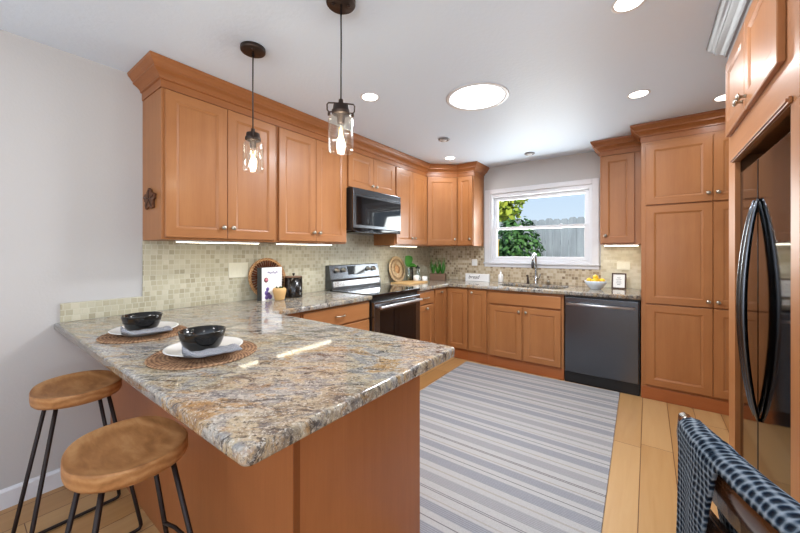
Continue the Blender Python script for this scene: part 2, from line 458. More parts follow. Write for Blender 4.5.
# ------------------------------------------------------------------ mesh helpers
class MB:
    def __init__(s):
        s.bm = bmesh.new()
        s.mi = 0
    def _tag(s, faces, smooth):
        for f in faces:
            f.material_index = s.mi
            f.smooth = smooth
    def box(s, x0, x1, y0, y1, z0, z1, bev=0, seg=2):
        r = bmesh.ops.create_cube(s.bm, size=1.0, matrix=Matrix.Translation(((x0 + x1) / 2, (y0 + y1) / 2, (z0 + z1) / 2)) @ Matrix.Diagonal((abs(x1 - x0), abs(y1 - y0), abs(z1 - z0), 1)))
        vs = r['verts']
        if bev > 0:
            es = list({e for v in vs for e in v.link_edges})
            r2 = bmesh.ops.bevel(s.bm, geom=es, offset=bev, segments=seg, affect='EDGES', profile=.5)
            fs = set(r2['faces'])
            for v in r2['verts']: fs.update(v.link_faces)
            s._tag(fs, False)
        else:
            s._tag({f for v in vs for f in v.link_faces}, False)
        return s
    def tube(s, pts, r, seg=10, caps=True, closed=False, radii=None):
        pts = [Vector(p) for p in pts]
        n = len(pts)
        rings = []
        prev = None
        for i, p in enumerate(pts):
            if closed:
                d = pts[(i + 1) % n] - pts[i - 1]
            else:
                d = pts[min(i + 1, n - 1)] - pts[max(i - 1, 0)]
            if d.length < 1e-9: d = Vector((0, 0, 1))
            d.normalize()
            if prev is None:
                up = Vector((0, 0, 1)) if abs(d.z) < .9 else Vector((1, 0, 0))
                a = d.cross(up).normalized()
            else:
                a = (prev - d * prev.dot(d)).normalized()
            prev = a
            b = d.cross(a)
            rr = radii[i] if radii else r
            rings.append([s.bm.verts.new(p + (a * math.cos(t) + b * math.sin(t)) * rr) for t in [2 * PI * k / seg for k in range(seg)]])
        fs = []
        m = n if closed else n - 1
        for i in range(m):
            A, B = rings[i], rings[(i + 1) % n]
            for k in range(seg):
                fs.append(s.bm.faces.new((A[k], A[(k + 1) % seg], B[(k + 1) % seg], B[k])))
        s._tag(fs, True)
        if caps and not closed:
            s._tag([s.bm.faces.new(rings[0][::-1]), s.bm.faces.new(rings[-1])], False)
        return s
    def cyl(s, c, r, z0, z1, seg=24, r1=None):
        return s.lathe([(0, z0), (r, z0), (r1 if r1 is not None else r, z1), (0, z1)], c, seg, sharp=True)
    def lathe(s, prof, c=(0, 0), seg=32, axis='z', sharp=False, base=0.0):
        # prof: (radius, height) list; axis z about (c[0], c[1]); other axes: local frame with base offset
        def P(r, h, t):
            x, y = r * math.cos(t), r * math.sin(t)
            if axis == 'z': return Vector((c[0] + x, c[1] + y, base + h))
            if axis == 'y': return Vector((c[0] + x, base + h, c[1] + y))
            return Vector((base + h, c[0] + x, c[1] + y))
        rings = []
        for r, h in prof:
            if r < 1e-6:
                rings.append([s.bm.verts.new(P(0, h, 0))])
            else:
                rings.append([s.bm.verts.new(P(r, h, 2 * PI * k / seg)) for k in range(seg)])
        fs = []
        for A, B in zip(rings, rings[1:]):
            for k in range(seg):
                k2 = (k + 1) % seg
                if len(A) == 1 and len(B) == 1: continue
                if len(A) == 1: fs.append(s.bm.faces.new((A[0], B[k2], B[k])))
                elif len(B) == 1: fs.append(s.bm.faces.new((A[k], A[k2], B[0])))
                else: fs.append(s.bm.faces.new((A[k], A[k2], B[k2], B[k])))
        s._tag(fs, not sharp)
        return s
    def prism(s, poly, axis, a0, a1):
        def P(p, a):
            if axis == 'z': return (p[0], p[1], a)
            if axis == 'y': return (p[0], a, p[1])
            return (a, p[0], p[1])
        A = [s.bm.verts.new(P(p, a0)) for p in poly]
        B = [s.bm.verts.new(P(p, a1)) for p in poly]
        n = len(poly)
        fs = [s.bm.faces.new(A[::-1]), s.bm.faces.new(B)]
        for i in range(n):
            fs.append(s.bm.faces.new((A[i], A[(i + 1) % n], B[(i + 1) % n], B[i])))
        s._tag(fs, False)
        return s
    def sweep(s, path, prof, closed_prof=True):
        # path: 2D points, outward = right of travel; prof: (out, z)
        path = [Vector(p) for p in path]
        n = len(path)
        dirs = [(path[i + 1] - path[i]).normalized() for i in range(n - 1)]
        rings = []
        for i, p in enumerate(path):
            ns = []
            if i > 0: ns.append(Vector((dirs[i - 1].y, -dirs[i - 1].x)))
            if i < n - 1: ns.append(Vector((dirs[i].y, -dirs[i].x)))
            if len(ns) == 2:
                m = (ns[0] + ns[1]).normalized()
                m = m / max(.2, m.dot(ns[0]))
            else:
                m = ns[0]
            rings.append([s.bm.verts.new((p.x + m.x * o, p.y + m.y * o, z)) for o, z in prof])
        k = len(prof)
        fs = []
        for A, B in zip(rings, rings[1:]):
            for j in range(k if closed_prof else k - 1):
                fs.append(s.bm.faces.new((A[j], B[j], B[(j + 1) % k], A[(j + 1) % k])))
        fs.append(s.bm.faces.new(rings[0]))
        fs.append(s.bm.faces.new(rings[-1][::-1]))
        s._tag(fs, False)
        return s
    def quad(s, *pts):
        f = s.bm.faces.new([s.bm.verts.new(p) for p in pts])
        s._tag([f], False)
        return s
    def build(s, name, mats, parent=None, loc=None, rot=None, recalc=True, fix=None):
        if recalc:
            bmesh.ops.recalc_face_normals(s.bm, faces=s.bm.faces[:])
        me = bpy.data.meshes.new(name)
        s.bm.to_mesh(me)
        s.bm.free()
        for m in (mats if isinstance(mats, (list, tuple)) else [mats]):
            me.materials.append(M[m] if isinstance(m, str) else m)
        o = bpy.data.objects.new(name, me)
        COL.objects.link(o)
        if parent is not None: o.parent = parent
        if loc is not None: o.location = loc
        if rot is not None: o.rotation_euler = rot
        return o

def tag(o, label=None, cat=None, group=None, kind=None):
    if label: o['label'] = label
    if cat: o['category'] = cat
    if group: o['group'] = group
    if kind: o['kind'] = kind
    return o

def thing(name, label, cat, loc=(0, 0, 0), rz=0.0, group=None, rot=None):
    o = bpy.data.objects.new(name, None)
    o.empty_display_size = .1
    COL.objects.link(o)
    o.location = loc
    o.rotation_euler = rot if rot else (0, 0, rz)
    return tag(o, label, cat, group)

def copy_tree(o, parent=None):
    c = o.copy()
    COL.objects.link(c)
    if parent is not None: c.parent = parent
    for ch in [x for x in bpy.data.objects if x.parent == o]:
        copy_tree(ch, c)
    return c

def struct(mb, name, mats, **k):
    return tag(mb.build(name, mats, **k), kind='structure')

def text_part(name, s, size, mat, parent, loc, rot, shear=0.0, ext=.0006, align='CENTER'):
    cu = bpy.data.curves.new(name, 'FONT')
    cu.body = s
    cu.size = size
    cu.shear = shear
    cu.extrude = ext
    cu.align_x = align
    cu.align_y = 'CENTER'
    tmp = bpy.data.objects.new('tmp_text', cu)
    COL.objects.link(tmp)
    dg = bpy.context.evaluated_depsgraph_get()
    me = bpy.data.meshes.new_from_object(tmp.evaluated_get(dg))
    bpy.data.objects.remove(tmp)
    bpy.data.curves.remove(cu)
    me.name = name
    me.materials.clear()
    me.materials.append(M[mat])
    o = bpy.data.objects.new(name, me)
    COL.objects.link(o)
    o.parent = parent
    o.location = loc
    o.rotation_euler = rot
    return o

def arc(cx, cy, r, a0, a1, n):
    return [(cx + r * math.cos(a0 + (a1 - a0) * i / n), cy + r * math.sin(a0 + (a1 - a0) * i / n)) for i in range(n + 1)]

# ------------------------------------------------------------------ the setting
CEIL = 2.44
RX, RY = 5.8, -7.2
struct(MB().box(-.12, RX + .12, RY - .12, .12, -.12, 0), 'floor', 'floor')
struct(MB().box(-.12, RX + .12, RY - .12, .12, CEIL, CEIL + .12), 'ceiling', 'ceiling')
struct(MB().box(-.12, 0, RY, .12, 0, CEIL), 'wall_left', 'wall')
WX0, WX1, WZ0, WZ1 = .94, 2.138, 1.165, 2.075
b = MB()
b.box(0, WX0, 0, .12, 0, CEIL).box(WX1, RX, 0, .12, 0, CEIL).box(WX0, WX1, 0, .12, 0, WZ0).box(WX0, WX1, 0, .12, WZ1, CEIL)
struct(b, 'wall_back', 'wall')
struct(MB().box(3.65, 3.77, -2.95, 0, 0, CEIL), 'wall_right', 'wall')
b = MB()
b.box(0, 1.0, RY - .12, RY, 0, CEIL).box(4.8, RX, RY - .12, RY, 0, CEIL).box(1.0, 4.8, RY - .12, RY, 0, .3).box(1.0, 4.8, RY - .12, RY, 2.3, CEIL)
struct(b, 'wall_front', 'wall')
b = MB()
b.box(RX, RX + .12, RY, -6.6, 0, CEIL).box(RX, RX + .12, -3.8, .12, 0, CEIL).box(RX, RX + .12, -6.6, -3.8, 0, .4).box(RX, RX + .12, -6.6, -3.8, 2.2, CEIL)
struct(b, 'wall_side', 'wall')
struct(MB().prism([(0, 0), (.014, 0), (.014, .085), (.008, .095), (0, .1)], 'y', RY, -3.78), 'baseboard_left', 'white')

# window: casing, stool, apron, two sashes
wroot = bpy.data.objects.new('window_1', None)
COL.objects.link(wroot)
wroot.location = (0, 0, 0)
wroot['kind'] = 'structure'
ox0, ox1, oz0, oz1 = .872, 2.205, 1.113, 2.135
b = MB()
b.box(ox0, WX0, -.018, -.001, 1.165, oz1, .003).box(WX1, ox1, -.018, -.001, 1.165, oz1, .003).box(WX0 + .0005, WX1 - .0005, -.018, -.001, WZ1, oz1, .003)
b.build('window_casing', 'white', wroot)
b = MB()
b.box(ox0 - .012, ox1 + .012, -.045, -.001, 1.150, 1.166, .004)
b.build('window_sill', 'white', wroot)
b = MB()
b.box(ox0, ox1, -.02, -.001, 1.108, 1.149, .003)
b.build('window_apron', 'white', wroot)
b = MB()
e = .001
b.box(WX0 + e, WX0 + .032, .0, .11, WZ0 + e, WZ1 - e, .003).box(WX1 - .032, WX1 - e, .0, .11, WZ0 + e, WZ1 - e, .003)
b.box(WX0 + .032, WX1 - .032, .0, .11, WZ1 - .045, WZ1 - e, .003).box(WX0 + .032, WX1 - .032, .0, .11, WZ0 + e, WZ0 + .035, .003)
b.build('window_frame', 'vinyl', wroot)
def sash(name, z0, z1, y0, y1, st, rb, rt):
    x0, x1 = WX0 + .033, WX1 - .033
    b = MB()
    b.box(x0, x0 + st, y0, y1, z0, z1, .003).box(x1 - st, x1, y0, y1, z0, z1, .003)
    b.box(x0 + st, x1 - st, y0, y1, z0, z0 + rb, .003).box(x0 + st, x1 - st, y0, y1, z1 - rt, z1, .003)
    s = b.build(name, 'vinyl', wroot)
    ym = (y0 + y1) / 2
    MB().box(x0 + st - .004, x1 - st + .004, ym - .003, ym + .003, z0 + rb - .004, z1 - rt + .004).build('window_pane', 'pane', s)
    return s
sash('upper_sash', 1.598, WZ1 - .046, .062, .095, .05, .034, .04)
ls = sash('lower_sash', WZ0 + .036, 1.632, .022, .055, .05, .045, .034)
for lx in (1.33, 1.80):
    MB().box(lx - .022, lx + .022, .034, .05, 1.6325, 1.640, .003).box(lx - .006, lx + .022, .026, .045, 1.640, 1.647, .003).build('sash_lock', 'vinyl', ls)

# ------------------------------------------------------------------ cabinets
def door_mesh(W, H, fr=.058, th=.019):
    """Frame of a cabinet door: x 0..W, z 0..H, front at y=-th, back at y=0; stiles (slot 0) and rails (slot 1)."""
    b = MB()
    bm = b.bm
    def loop(i, y):
        return [(i, y, i), (W - i, y, i), (W - i, y, H - i), (i, y, H - i)]
    loops = [loop(0, 0), loop(0, -th + .003), loop(.003, -th), loop(fr, -th), loop(fr + .003, -th + .002), loop(fr + .014, -th + .006), loop(fr + .0145, -.004)]
    V = [[bm.verts.new(p) for p in L] for L in loops]
    for A, B in zip(V, V[1:]):
        for k in range(4):
            f = bm.faces.new((A[k], A[(k + 1) % 4], B[(k + 1) % 4], B[k]))
            f.material_index = 1 if k in (0, 2) else 0
    bm.faces.new(V[0][::-1])
    return b

def panel_mesh(W, H, fr=.058, th=.019):
    b = MB()
    bm = b.bm
    i0 = fr + .015
    def loop(i, y):
        return [(i, y, i), (W - i, y, i), (W - i, y, H - i), (i, y, H - i)]
    loops = [loop(i0, -.005), loop(i0, -th + .0068), loop(i0 + .001, -th + .0062)]
    V = [[bm.verts.new(p) for p in L] for L in loops]
    for A, B in zip(V, V[1:]):
        for k in range(4):
            bm.faces.new((A[k], A[(k + 1) % 4], B[(k + 1) % 4], B[k]))
    bm.faces.new(V[-1])
    bm.faces.new(V[0][::-1])
    return b

def knob(parent, x, z, y=-.019):
    b = MB()
    b.lathe([(0, 0), (.008, 0), (.0065, -.004), (.0055, -.012), (.009, -.017), (.0145, -.020), (.0155, -.024), (.012, -.029), (0, -.031)], (x, z), 16, axis='y', base=y)
    return b.build('knob', 'nickel', parent)

def pull(parent, x, z, w=.10, y=-.019):
    b = MB()
    pts = []
    for i in range(13):
        t = i / 12 * PI
        pts.append((x - math.cos(t) * w / 2, y - .026 * math.sin(t) ** .6, z))
    b.tube(pts, .005, 8)
    return b.build('pull_handle', 'nickel', parent)

def add_door(root, x0, x1, z0, z1, kn=None, fr=.058, y=-.001, name='door', grain='z'):
    d = door_mesh(x1 - x0, z1 - z0, fr).build(name, ['wood_z', 'wood_x'], root, (x0, y, z0))
    panel_mesh(x1 - x0, z1 - z0, fr).build('door_panel', 'wood_z', d)
    if kn: knob(d, kn[0] - x0, kn[1] - z0)
    return d

def add_drawer(root, x0, x1, z0, z1, pl=True, name='drawer_front'):
    b = MB()
    b.box(0, x1 - x0, -.019, 0, 0, z1 - z0, .004, 2)
    d = b.build(name, 'wood_x', root, (x0, -.001, z0))
    if pl: pull(d, (x1 - x0) / 2, (z1 - z0) / 2, min(.1, (x1 - x0) * .5))
    return d

def cabinet(name, label, loc, rz, W, D, z0, z1, toe=False, group=None, fw=None, ends=''):
    """Empty at the lower corner of the face; local x along the face, +y into the cabinet."""
    r = thing(name, label, 'cabinet', loc, rz, group)
    g = .0008
    MB().box(g, W - g, .02, D, z0, z1).build('carcass', 'wood_z', r)
    MB().box(g, W - g, 0, .0195, z0, z1, .0015, 1).build('face_frame', 'wood_z', r)
    if toe:
        MB().box(g, W - g, .004, .02, .001, z0 - .0005).build('toe_kick', 'toe', r)
    return r

U0, U1 = 1.383, 2.287      # wall cabinets
DZ0, DZ1 = 1.397, 2.280    # their doors
L = PI / 2                 # faces +x
xf = .322
WG = 'maple wall cabinets'
def left_upper(label, ya, yb, z0, dz0, knz, split=None):
    W = yb - ya
    r = cabinet('wall_cabinet', label, (xf, ya, 0), L, W, xf - .002, z0, U1, group=WG)
    m = W / 2
    add_door(r, .016, m - .0015, dz0, DZ1, (m - .032, knz))
    add_door(r, m + .0015, W - .012, dz0, DZ1, (m + .032, knz))
    return r
c1 = left_upper('maple wall cabinet with the carved leaf on its end, behind the small pendant', -3.585, -2.822, U0, DZ0, 1.472)
left_upper('maple two-door wall cabinet between the leaf-decorated cabinet and the microwave cabinet', -2.821, -2.071, U0, DZ0, 1.472)
left_upper('short maple two-door cabinet directly above the microwave', -2.070, -1.309, 1.925, 1.937, 1.985)
left_upper('maple two-door wall cabinet between microwave and angled corner cabinet', -1.308, -.625, U0, DZ0, 1.472)
# diagonal corner wall cabinet
r = thing('corner_wall_cabinet', 'angled single-door maple corner wall cabinet above the potted plants', 'cabinet', (.322, -.624, 0), PI / 4, WG)
dl = math.hypot(.62 - .322, .624 - .332)
ang = math.atan2(.624 - .332, .62 - .322)
r.rotation_euler = (0, 0, ang)
Rm = Matrix.Rotation(-ang, 2)
def loc2(x, y):
    v = Rm @ Vector((x - .322, y + .624))
    return (v.x, v.y)
poly = [loc2(.3225, -.6225), loc2(.6185, -.3325), loc2(.6185, -.002), loc2(.002, -.002), loc2(.002, -.6225)]
MB().prism(poly, 'z', U0, U1).build('carcass', 'wood_z', r)
add_door(r, .012, dl - .012, DZ0, DZ1, (dl - .045, 1.472), y=-.003)
r = cabinet('wall_cabinet', 'narrow single-door maple wall cabinet between angled corner cabinet and window', (.62, -.332, 0), 0, .232, .33, U0, U1, group=WG)
add_door(r, .012, .222, DZ0, DZ1, (.19, 1.472), fr=.05)
r = cabinet('wall_cabinet', 'single-door maple wall cabinet between window and tall pantry', (2.247, -.332, 0), 0, .345, .33, U0, U1, group=WG)
add_door(r, .014, .292, DZ0, DZ1, (.05, 1.472))

# crown mouldings
CP = [(-.018, 2.289), (.004, 2.289), (.004, 2.335), (.014, 2.338), (.014, 2.348), (.02, 2.356), (.03, 2.366), (.046, 2.376), (.052, 2.380),
      (.052, 2.392), (.058, 2.398), (.066, 2.410), (.076, 2.420), (.078, 2.424), (.080, 2.438), (-.018, 2.438)]
def crown(label, path, mat='wood_crown', prof=CP):
    b = MB().sweep(path, prof)
    o = b.build('crown_moulding', mat)
    return tag(o, label, 'moulding', 'crown mouldings')
crown('stepped maple crown moulding running over the microwave wall cabinets into the corner',
      [(.003, -3.585), (.322, -3.585), (.322, -.622), (.62, -.332), (.852, -.332), (.852, -.003)])
crown('short maple crown moulding above the cabinet between window and pantry', [(2.247, -.003), (2.247, -.332), (2.592, -.332)])
crown('maple crown moulding on top of the tall pantry', [(2.594, -.416), (2.594, -.622), (3.51, -.622)])

# base cabinets -------------------------------------------------
BF = .61
B0, B1 = .118, .874
BG = 'maple base cabinets'
def dr_cab(label, ya, yb, drawers, doors=()):
    r = cabinet('base_cabinet', label, (BF, ya, 0), L, yb - ya, BF - .012, B0, B1, True, BG)
    for d in drawers: add_drawer(r, *d)
    for d in doors: add_door(r, *d)
    return r
W = .74
dr_cab('maple drawer cabinet between peninsula and range', -2.809, -2.071,
       [(.012, W - .012, .715, .858), (.012, W - .012, .43, .700), (.012, W - .012, .135, .415)])
dr_cab('narrow maple base cabinet with one drawer over a door, beside the range', -1.300, -.925,
       [(.012, .345, .718, .858)], [(.012, .345, .132, .704, (.178, .665))])
# corner cabinet with two doors at a right angle
r = thing('corner_base_cabinet', 'maple corner base cabinet whose two tall doors meet in the inside corner', 'cabinet', (.61, -.61, 0), 0, BG)
lx = lambda pts: [(x - .61, y + .61) for x, y in pts]
MB().prism(lx([(.012, -.924), (.61, -.924), (.61, -.61), (.906, -.61), (.906, -.012), (.012, -.012)]), 'z', B0, B1).build('carcass', 'wood_z', r)
MB().prism(lx([(.58, -.924), (.606, -.924), (.606, -.606), (.906, -.606), (.906, -.58), (.58, -.58)]), 'z', .001, B0 - .0005).build('toe_kick', 'toe', r)
d = door_mesh(.262, .726, .05).build('door', ['wood_z', 'wood_x'], r, (.001, -.3, .132), (0, 0, L))
panel_mesh(.262, .726, .05).build('door_panel', 'wood_z', d)
knob(d, .12, .69)
d = door_mesh(.262, .726, .05).build('door', ['wood_z', 'wood_x'], r, (.026, -.001, .132))
panel_mesh(.262, .726, .05).build('door_panel', 'wood_z', d)
r = cabinet('base_cabinet', 'narrow maple base cabinet with one tall door, beside the sink cabinet', (.907, -.61, 0), 0, .244, .59, B0, B1, True, BG)
add_door(r, .014, .232, .132, .858, (.06, .822), fr=.05)
r = cabinet('sink_cabinet', 'maple sink cabinet with two doors under a plain false front', (1.152, -.61, 0), 0, .806, .09, B0, B1, True, BG)
add_drawer(r, .030, .780, .722, .846, False, 'false_front')
add_door(r, .030, .390, .126, .700, (.362, .655))
add_door(r, .410, .780, .126, .700, (.438, .655))

# tall pantry ---------------------------------------------------
PW = .918
r = cabinet('pantry_cabinet', 'tall maple pantry cabinet with six doors beside the dishwasher', (2.594, -.622, 0), 0, PW, .61, .001, 2.2885)
r['group'] = 'tall maple cabinets'
MB().box(.0, PW, -.010, -.0005, .001, .108, .003).build('base_trim', 'toe', r)
for (z0, z1, kz) in ((.130, .842, None), (.853, 1.711, .900), (1.724, 2.262, 1.790)):
    add_door(r, .034, .474, z0, z1, (.446, kz) if kz else None)
    add_door(r, .4775, .888, z0, z1, (.505, kz) if kz else None)

# peninsula base ------------------------------------------------
pr = thing('peninsula_cabinet', 'plain maple peninsula base under the granite bar, behind the two stools', 'cabinet', (0, -3.10, 0), 0, BG)
b = MB().box(.016, 1.80, -.63, 0, .001, .873)
b.build('carcass', 'wood_panel', pr)
MB().box(.016, 1.800, -.650, -.6305, .001, .8735, .001, 1).build('back_panel', 'wood_panel', pr)
MB().box(1.8005, 1.834, -.656, .004, .001, .8735, .002, 1).build('end_panel', 'wood_panel', pr)
MB().box(1.8343, 1.8372, -.656, -.634, .001, .8735).build('shaded_corner_stile', 'stile_shade', pr)  # thin corner strip, the shade on the panel edge painted as darker wood
MB().box(.03, .61, .0005, .288, .12, .873).build('corner_filler', 'wood_z', pr)

# countertops ---------------------------------------------------
def slab(poly, z0, z1, hole=None, bev=.011):
    b = MB()
    bm = b.bm
    def ring(pts, z):
        vs = [bm.verts.new((x, y, z)) for x, y in pts]
        return vs
    out = ring(poly, z1)
    es = [bm.edges.new((out[i], out[(i + 1) % len(out)])) for i in range(len(out))]
    if hole:
        h = ring(hole, z1)
        es += [bm.edges.new((h[i], h[(i + 1) % len(h)])) for i in range(len(h))]
    bmesh.ops.triangle_fill(bm, edges=es, use_beauty=True)
    top = bm.faces[:]
    for f in top:
        if f.normal.z < 0: f.normal_flip()
    r = bmesh.ops.extrude_face_region(bm, geom=top)
    nv = [g for g in r['geom'] if isinstance(g, bmesh.types.BMVert)]
    bmesh.ops.translate(bm, verts=nv, vec=(0, 0, z0 - z1))
    bm.normal_update()
    be = [e for e in bm.edges if len(e.link_faces) == 2 and abs(abs(e.link_faces[0].normal.z) - abs(e.link_faces[1].normal.z)) > .9]
    r = bmesh.ops.bevel(bm, geom=be, offset=bev, segments=4, affect='EDGES', profile=.5)
    for f in bm.faces:
        f.smooth = abs(f.normal.z) < .99
    return b
CZ0, CZ1 = .8745, .915
poly = [(.003, -3.99)] + arc(2.004 - .024, -3.99 + .024, .024, -PI / 2, 0, 6) + arc(2.004 - .024, -3.077 - .024, .024, 0, PI / 2, 6) + \
       list(reversed(arc(.655 + .03, -3.077 + .03, .03, PI, PI * 1.5, 5))) + [(.655, -2.071), (.003, -2.071)]
o = slab(poly, CZ0, CZ1).build('peninsula_countertop', 'granite')
tag(o, 'polished granite countertop of the peninsula, running along the wall to the range', 'countertop')
rr = lambda x0, x1, y0, y1, r: arc(x0 + r, y0 + r, r, PI, 1.5 * PI, 4) + arc(x1 - r, y0 + r, r, 1.5 * PI, 2 * PI, 4) + arc(x1 - r, y1 - r, r, 0, PI / 2, 4) + arc(x0 + r, y1 - r, r, PI / 2, PI, 4)
SX0, SX1, SY0, SY1 = 1.22, 1.92, -.50, -.125
poly = [(.003, -1.302), (.655, -1.302)] + list(reversed(arc(.655 + .02, -.655 - .02, .02, PI / 2, PI, 4))) + [(2.5925, -.655), (2.5925, -.003), (.003, -.003)]
o = slab(poly, CZ0, CZ1, rr(SX0, SX1, SY0, SY1, .05)).build('sink_countertop', 'granite')
tag(o, 'polished granite countertop from the range round the corner past the sink to the pantry', 'countertop')

# sink
b = MB()
o1, i1 = rr(SX0 - .012, SX1 + .012, SY0 - .012, SY1 + .012, .055), rr(SX0 + .004, SX1 - .004, SY0 + .004, SY1 - .004, .05)
i2 = rr(SX0 + .012, SX1 - .012, SY0 + .012, SY1 - .012, .05)
bm = b.bm
lv = [[bm.verts.new((x, y, z)) for x, y in P] for P, z in ((o1, .8735), (i1, .8735), (i2, .70))]
for A, B in zip(lv, lv[1:]):
    n = len(A)
    for k in range(n):
        bm.faces.new((A[k], A[(k + 1) % n], B[(k + 1) % n], B[k]))
bm.faces.new(lv[-1])
tag(b.build('kitchen_sink', 'chrome', recalc=False), 'stainless steel sink set into the granite beneath the window', 'sink')

# backsplash ----------------------------------------------------
TX = .011
pl = [(-3.965, .9155), (-2.0685, .9155), (-2.0685, .905), (-1.304, .905), (-1.304, .9155), (-.0125, .9155), (-.0125, 1.381), (-1.306, 1.381), (-1.306, 1.50), (-2.072, 1.50),
      (-2.072, 1.381), (-3.585, 1.381), (-3.585, 1.020), (-3.965, 1.020)]
tag(MB().prism(pl, 'x', .001, TX).build('tile_backsplash', 'tile_left'), 'beige stone mosaic backsplash behind the range, stepping down low beside the bar', 'backsplash')
pb = [(.0015, .9155), (2.2215, .9155), (2.2215, 1.106), (.855, 1.106), (.855, 1.381), (.0015, 1.381)]
tag(MB().prism(pb, 'y', -TX, -.001).build('tile_backsplash', 'tile_back'), 'brown stone mosaic backsplash running below the window', 'backsplash')

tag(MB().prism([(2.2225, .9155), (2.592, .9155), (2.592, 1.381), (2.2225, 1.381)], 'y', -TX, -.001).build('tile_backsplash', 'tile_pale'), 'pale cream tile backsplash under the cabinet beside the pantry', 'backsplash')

# under-cabinet lights -------------------------------------------
def led(label, loc, rz, Ln, glow='led'):
    r = thing('under_cabinet_light', label, 'light', loc, rz, 'under-cabinet light bars')
    MB().box(-Ln / 2, Ln / 2, -.022, .022, -.010, 0, .002).build('housing', 'vinyl', r)
    MB().box(-Ln / 2 + .006, Ln / 2 - .006, -.017, .017, -.0135, -.0102).build('diffuser', glow, r)
led('slim glowing light bar under the cabinet with the carved leaf', (.225, -3.19, U0 - .0005), L, .56)
led('slim glowing light bar under the cabinet before the microwave', (.225, -2.46, U0 - .0005), L, .58)
led('slim glowing light bar under the cabinet beyond the microwave', (.225, -.98, U0 - .0005), L, .52)
led('slim glowing light bar under the cabinet beside the pantry', (2.42, -.2, U0 - .0005), 0, .30, 'led_strong')

# ------------------------------------------------------------------ range
ry0, ry1 = -2.0655, -1.3075
r = thing('range', 'black stainless electric range with glass cooktop below the microwave', 'range', (.66, ry0, 0), L)
RW = ry1 - ry0
MB().box(.002, RW - .002, .025, .62, .05, .898, .003).build('body', 'blackplastic', r)
MB().box(.03, RW - .03, .06, .60, .001, .0495).build('base', 'blackplastic', r)
MB().box(0, RW, -.012, .575, .8985, .922, .004, 2).build('cooktop', 'blackgloss', r)
d = MB().box(.004, RW - .004, -.012, .0245, .245, .852, .004).build('oven_door', 'blackst_mid', r)
MB().box(.085, RW - .085, -.0145, -.0125, .33, .765, .0008, 1).build('oven_window', 'blackgloss', d)
b = MB()
b.tube([(.04, -.058, .805), (RW - .04, -.058, .805)], .013, 14)
for hx in (.07, RW - .07): b.box(hx - .014, hx + .014, -.056, -.0125, .795, .815, .003)
b.build('oven_handle', 'steel', d)
MB().box(.004, RW - .004, -.008, .0245, .07, .238, .004).build('storage_drawer', 'blackst', r)
b = MB().prism([(.54, .9225), (.642, .9225), (.642, 1.168), (.602, 1.172), (.590, 1.165), (.560, 1.03), (.560, 1.018), (.548, 1.006), (.540, .955)], 'x', .003, RW - .003)
bg = b.build('backguard', 'blackst', r)
MB().prism([(.5395, .952), (.547, 1.006), (.5455, 1.006), (.538, .952)], 'x', .02, RW - .02).build('trim_strip', 'blackst_light', bg)
def gslope(z): return .560 + (z - 1.03) * (.030 / .135) - .0006
MB().prism([(gslope(1.065), 1.065), (gslope(1.155), 1.155), (gslope(1.155) - .002, 1.155), (gslope(1.065) - .002, 1.065)], 'x', .255, .515).build('display', 'blackgloss', bg)
for kx in (.095, .19, RW - .19, RW - .095):
    z = 1.12
    y = gslope(z)
    b = MB()
    b.lathe([(0, 0), (.026, 0), (.026, -.006), (.020, -.010), (.019, -.030), (.016, -.034), (0, -.034)], (0, 0), 20, axis='y')
    b.box(-.004, .004, -.038, -.030, -.017, .017, .001, 1)
    b.build('control_knob', 'nickel', bg, (kx, y, z), (.22, 0, 0))
# burner rings as thin printed circles in the glass
for bx, by, br in ((.2, .14, .10), (.56, .14, .085), (.2, .42, .075), (.56, .42, .10)):
    b = MB()
    b.lathe([(br - .0035, .9222), (br, .9222), (br, .9226), (br - .0035, .9226), (br - .0035, .9222)], (bx, by), 40)
    b.build('burner_ring', 'grey_ink', r)

# ------------------------------------------------------------------ microwave
r = thing('microwave', 'black over-the-range microwave reflecting the window', 'microwave', (.412, -2.066, 0), L)
MW = .753
MB().box(.001, MW - .001, .022, .409, 1.512, 1.9235, .003).build('body', 'blackplastic', r)
MB().box(.0, MW, -.002, .0215, 1.862, 1.920, .004).build('vent_strip', 'blackst', r)
d = MB().box(.0, MW, -.006, .0215, 1.535, 1.861, .006, 3).build('door', 'blackst', r)
MB().box(.035, MW - .012, -.0085, -.0062, 1.567, 1.838, .001, 1).build('door_window', 'blackgloss', d)
MB().box(.0, MW, .002, .0215, 1.506, 1.5345, .003).build('control_strip', 'blackgloss', r)
MB().box(.10, .50, .06, .30, 1.500, 1.5115, .002).build('bottom_vent', 'blackst', r)

# ------------------------------------------------------------------ dishwasher
r = thing('dishwasher', 'black stainless dishwasher between sink cabinet and pantry', 'dishwasher', (1.963, -.61, 0), 0)
DW = .625
MB().box(.002, DW - .002, .0, .57, .04, .868).build('tub_casing', 'blackplastic', r)
d = MB().box(.008, DW - .010, -.034, -.0005, .112, .857, .006, 3).build('door', 'blackst', r)
b = MB()
b.tube([(.03, -.075, .795), (DW - .035, -.075, .795)], .011, 14)
for hx in (.055, DW - .06): b.tube([(hx, -.034, .795), (hx, -.073, .795)], .008, 10)
b.build('door_handle', 'steel', d)
MB().box(.004, DW - .004, -.008, -.0005, .001, .108, .002, 1).build('kick_plate', 'blackplastic', r)
MB().box(.008, DW - .010, -.02, -.0005, .859, .873, .001, 1).build('control_edge', 'blackplastic', r)

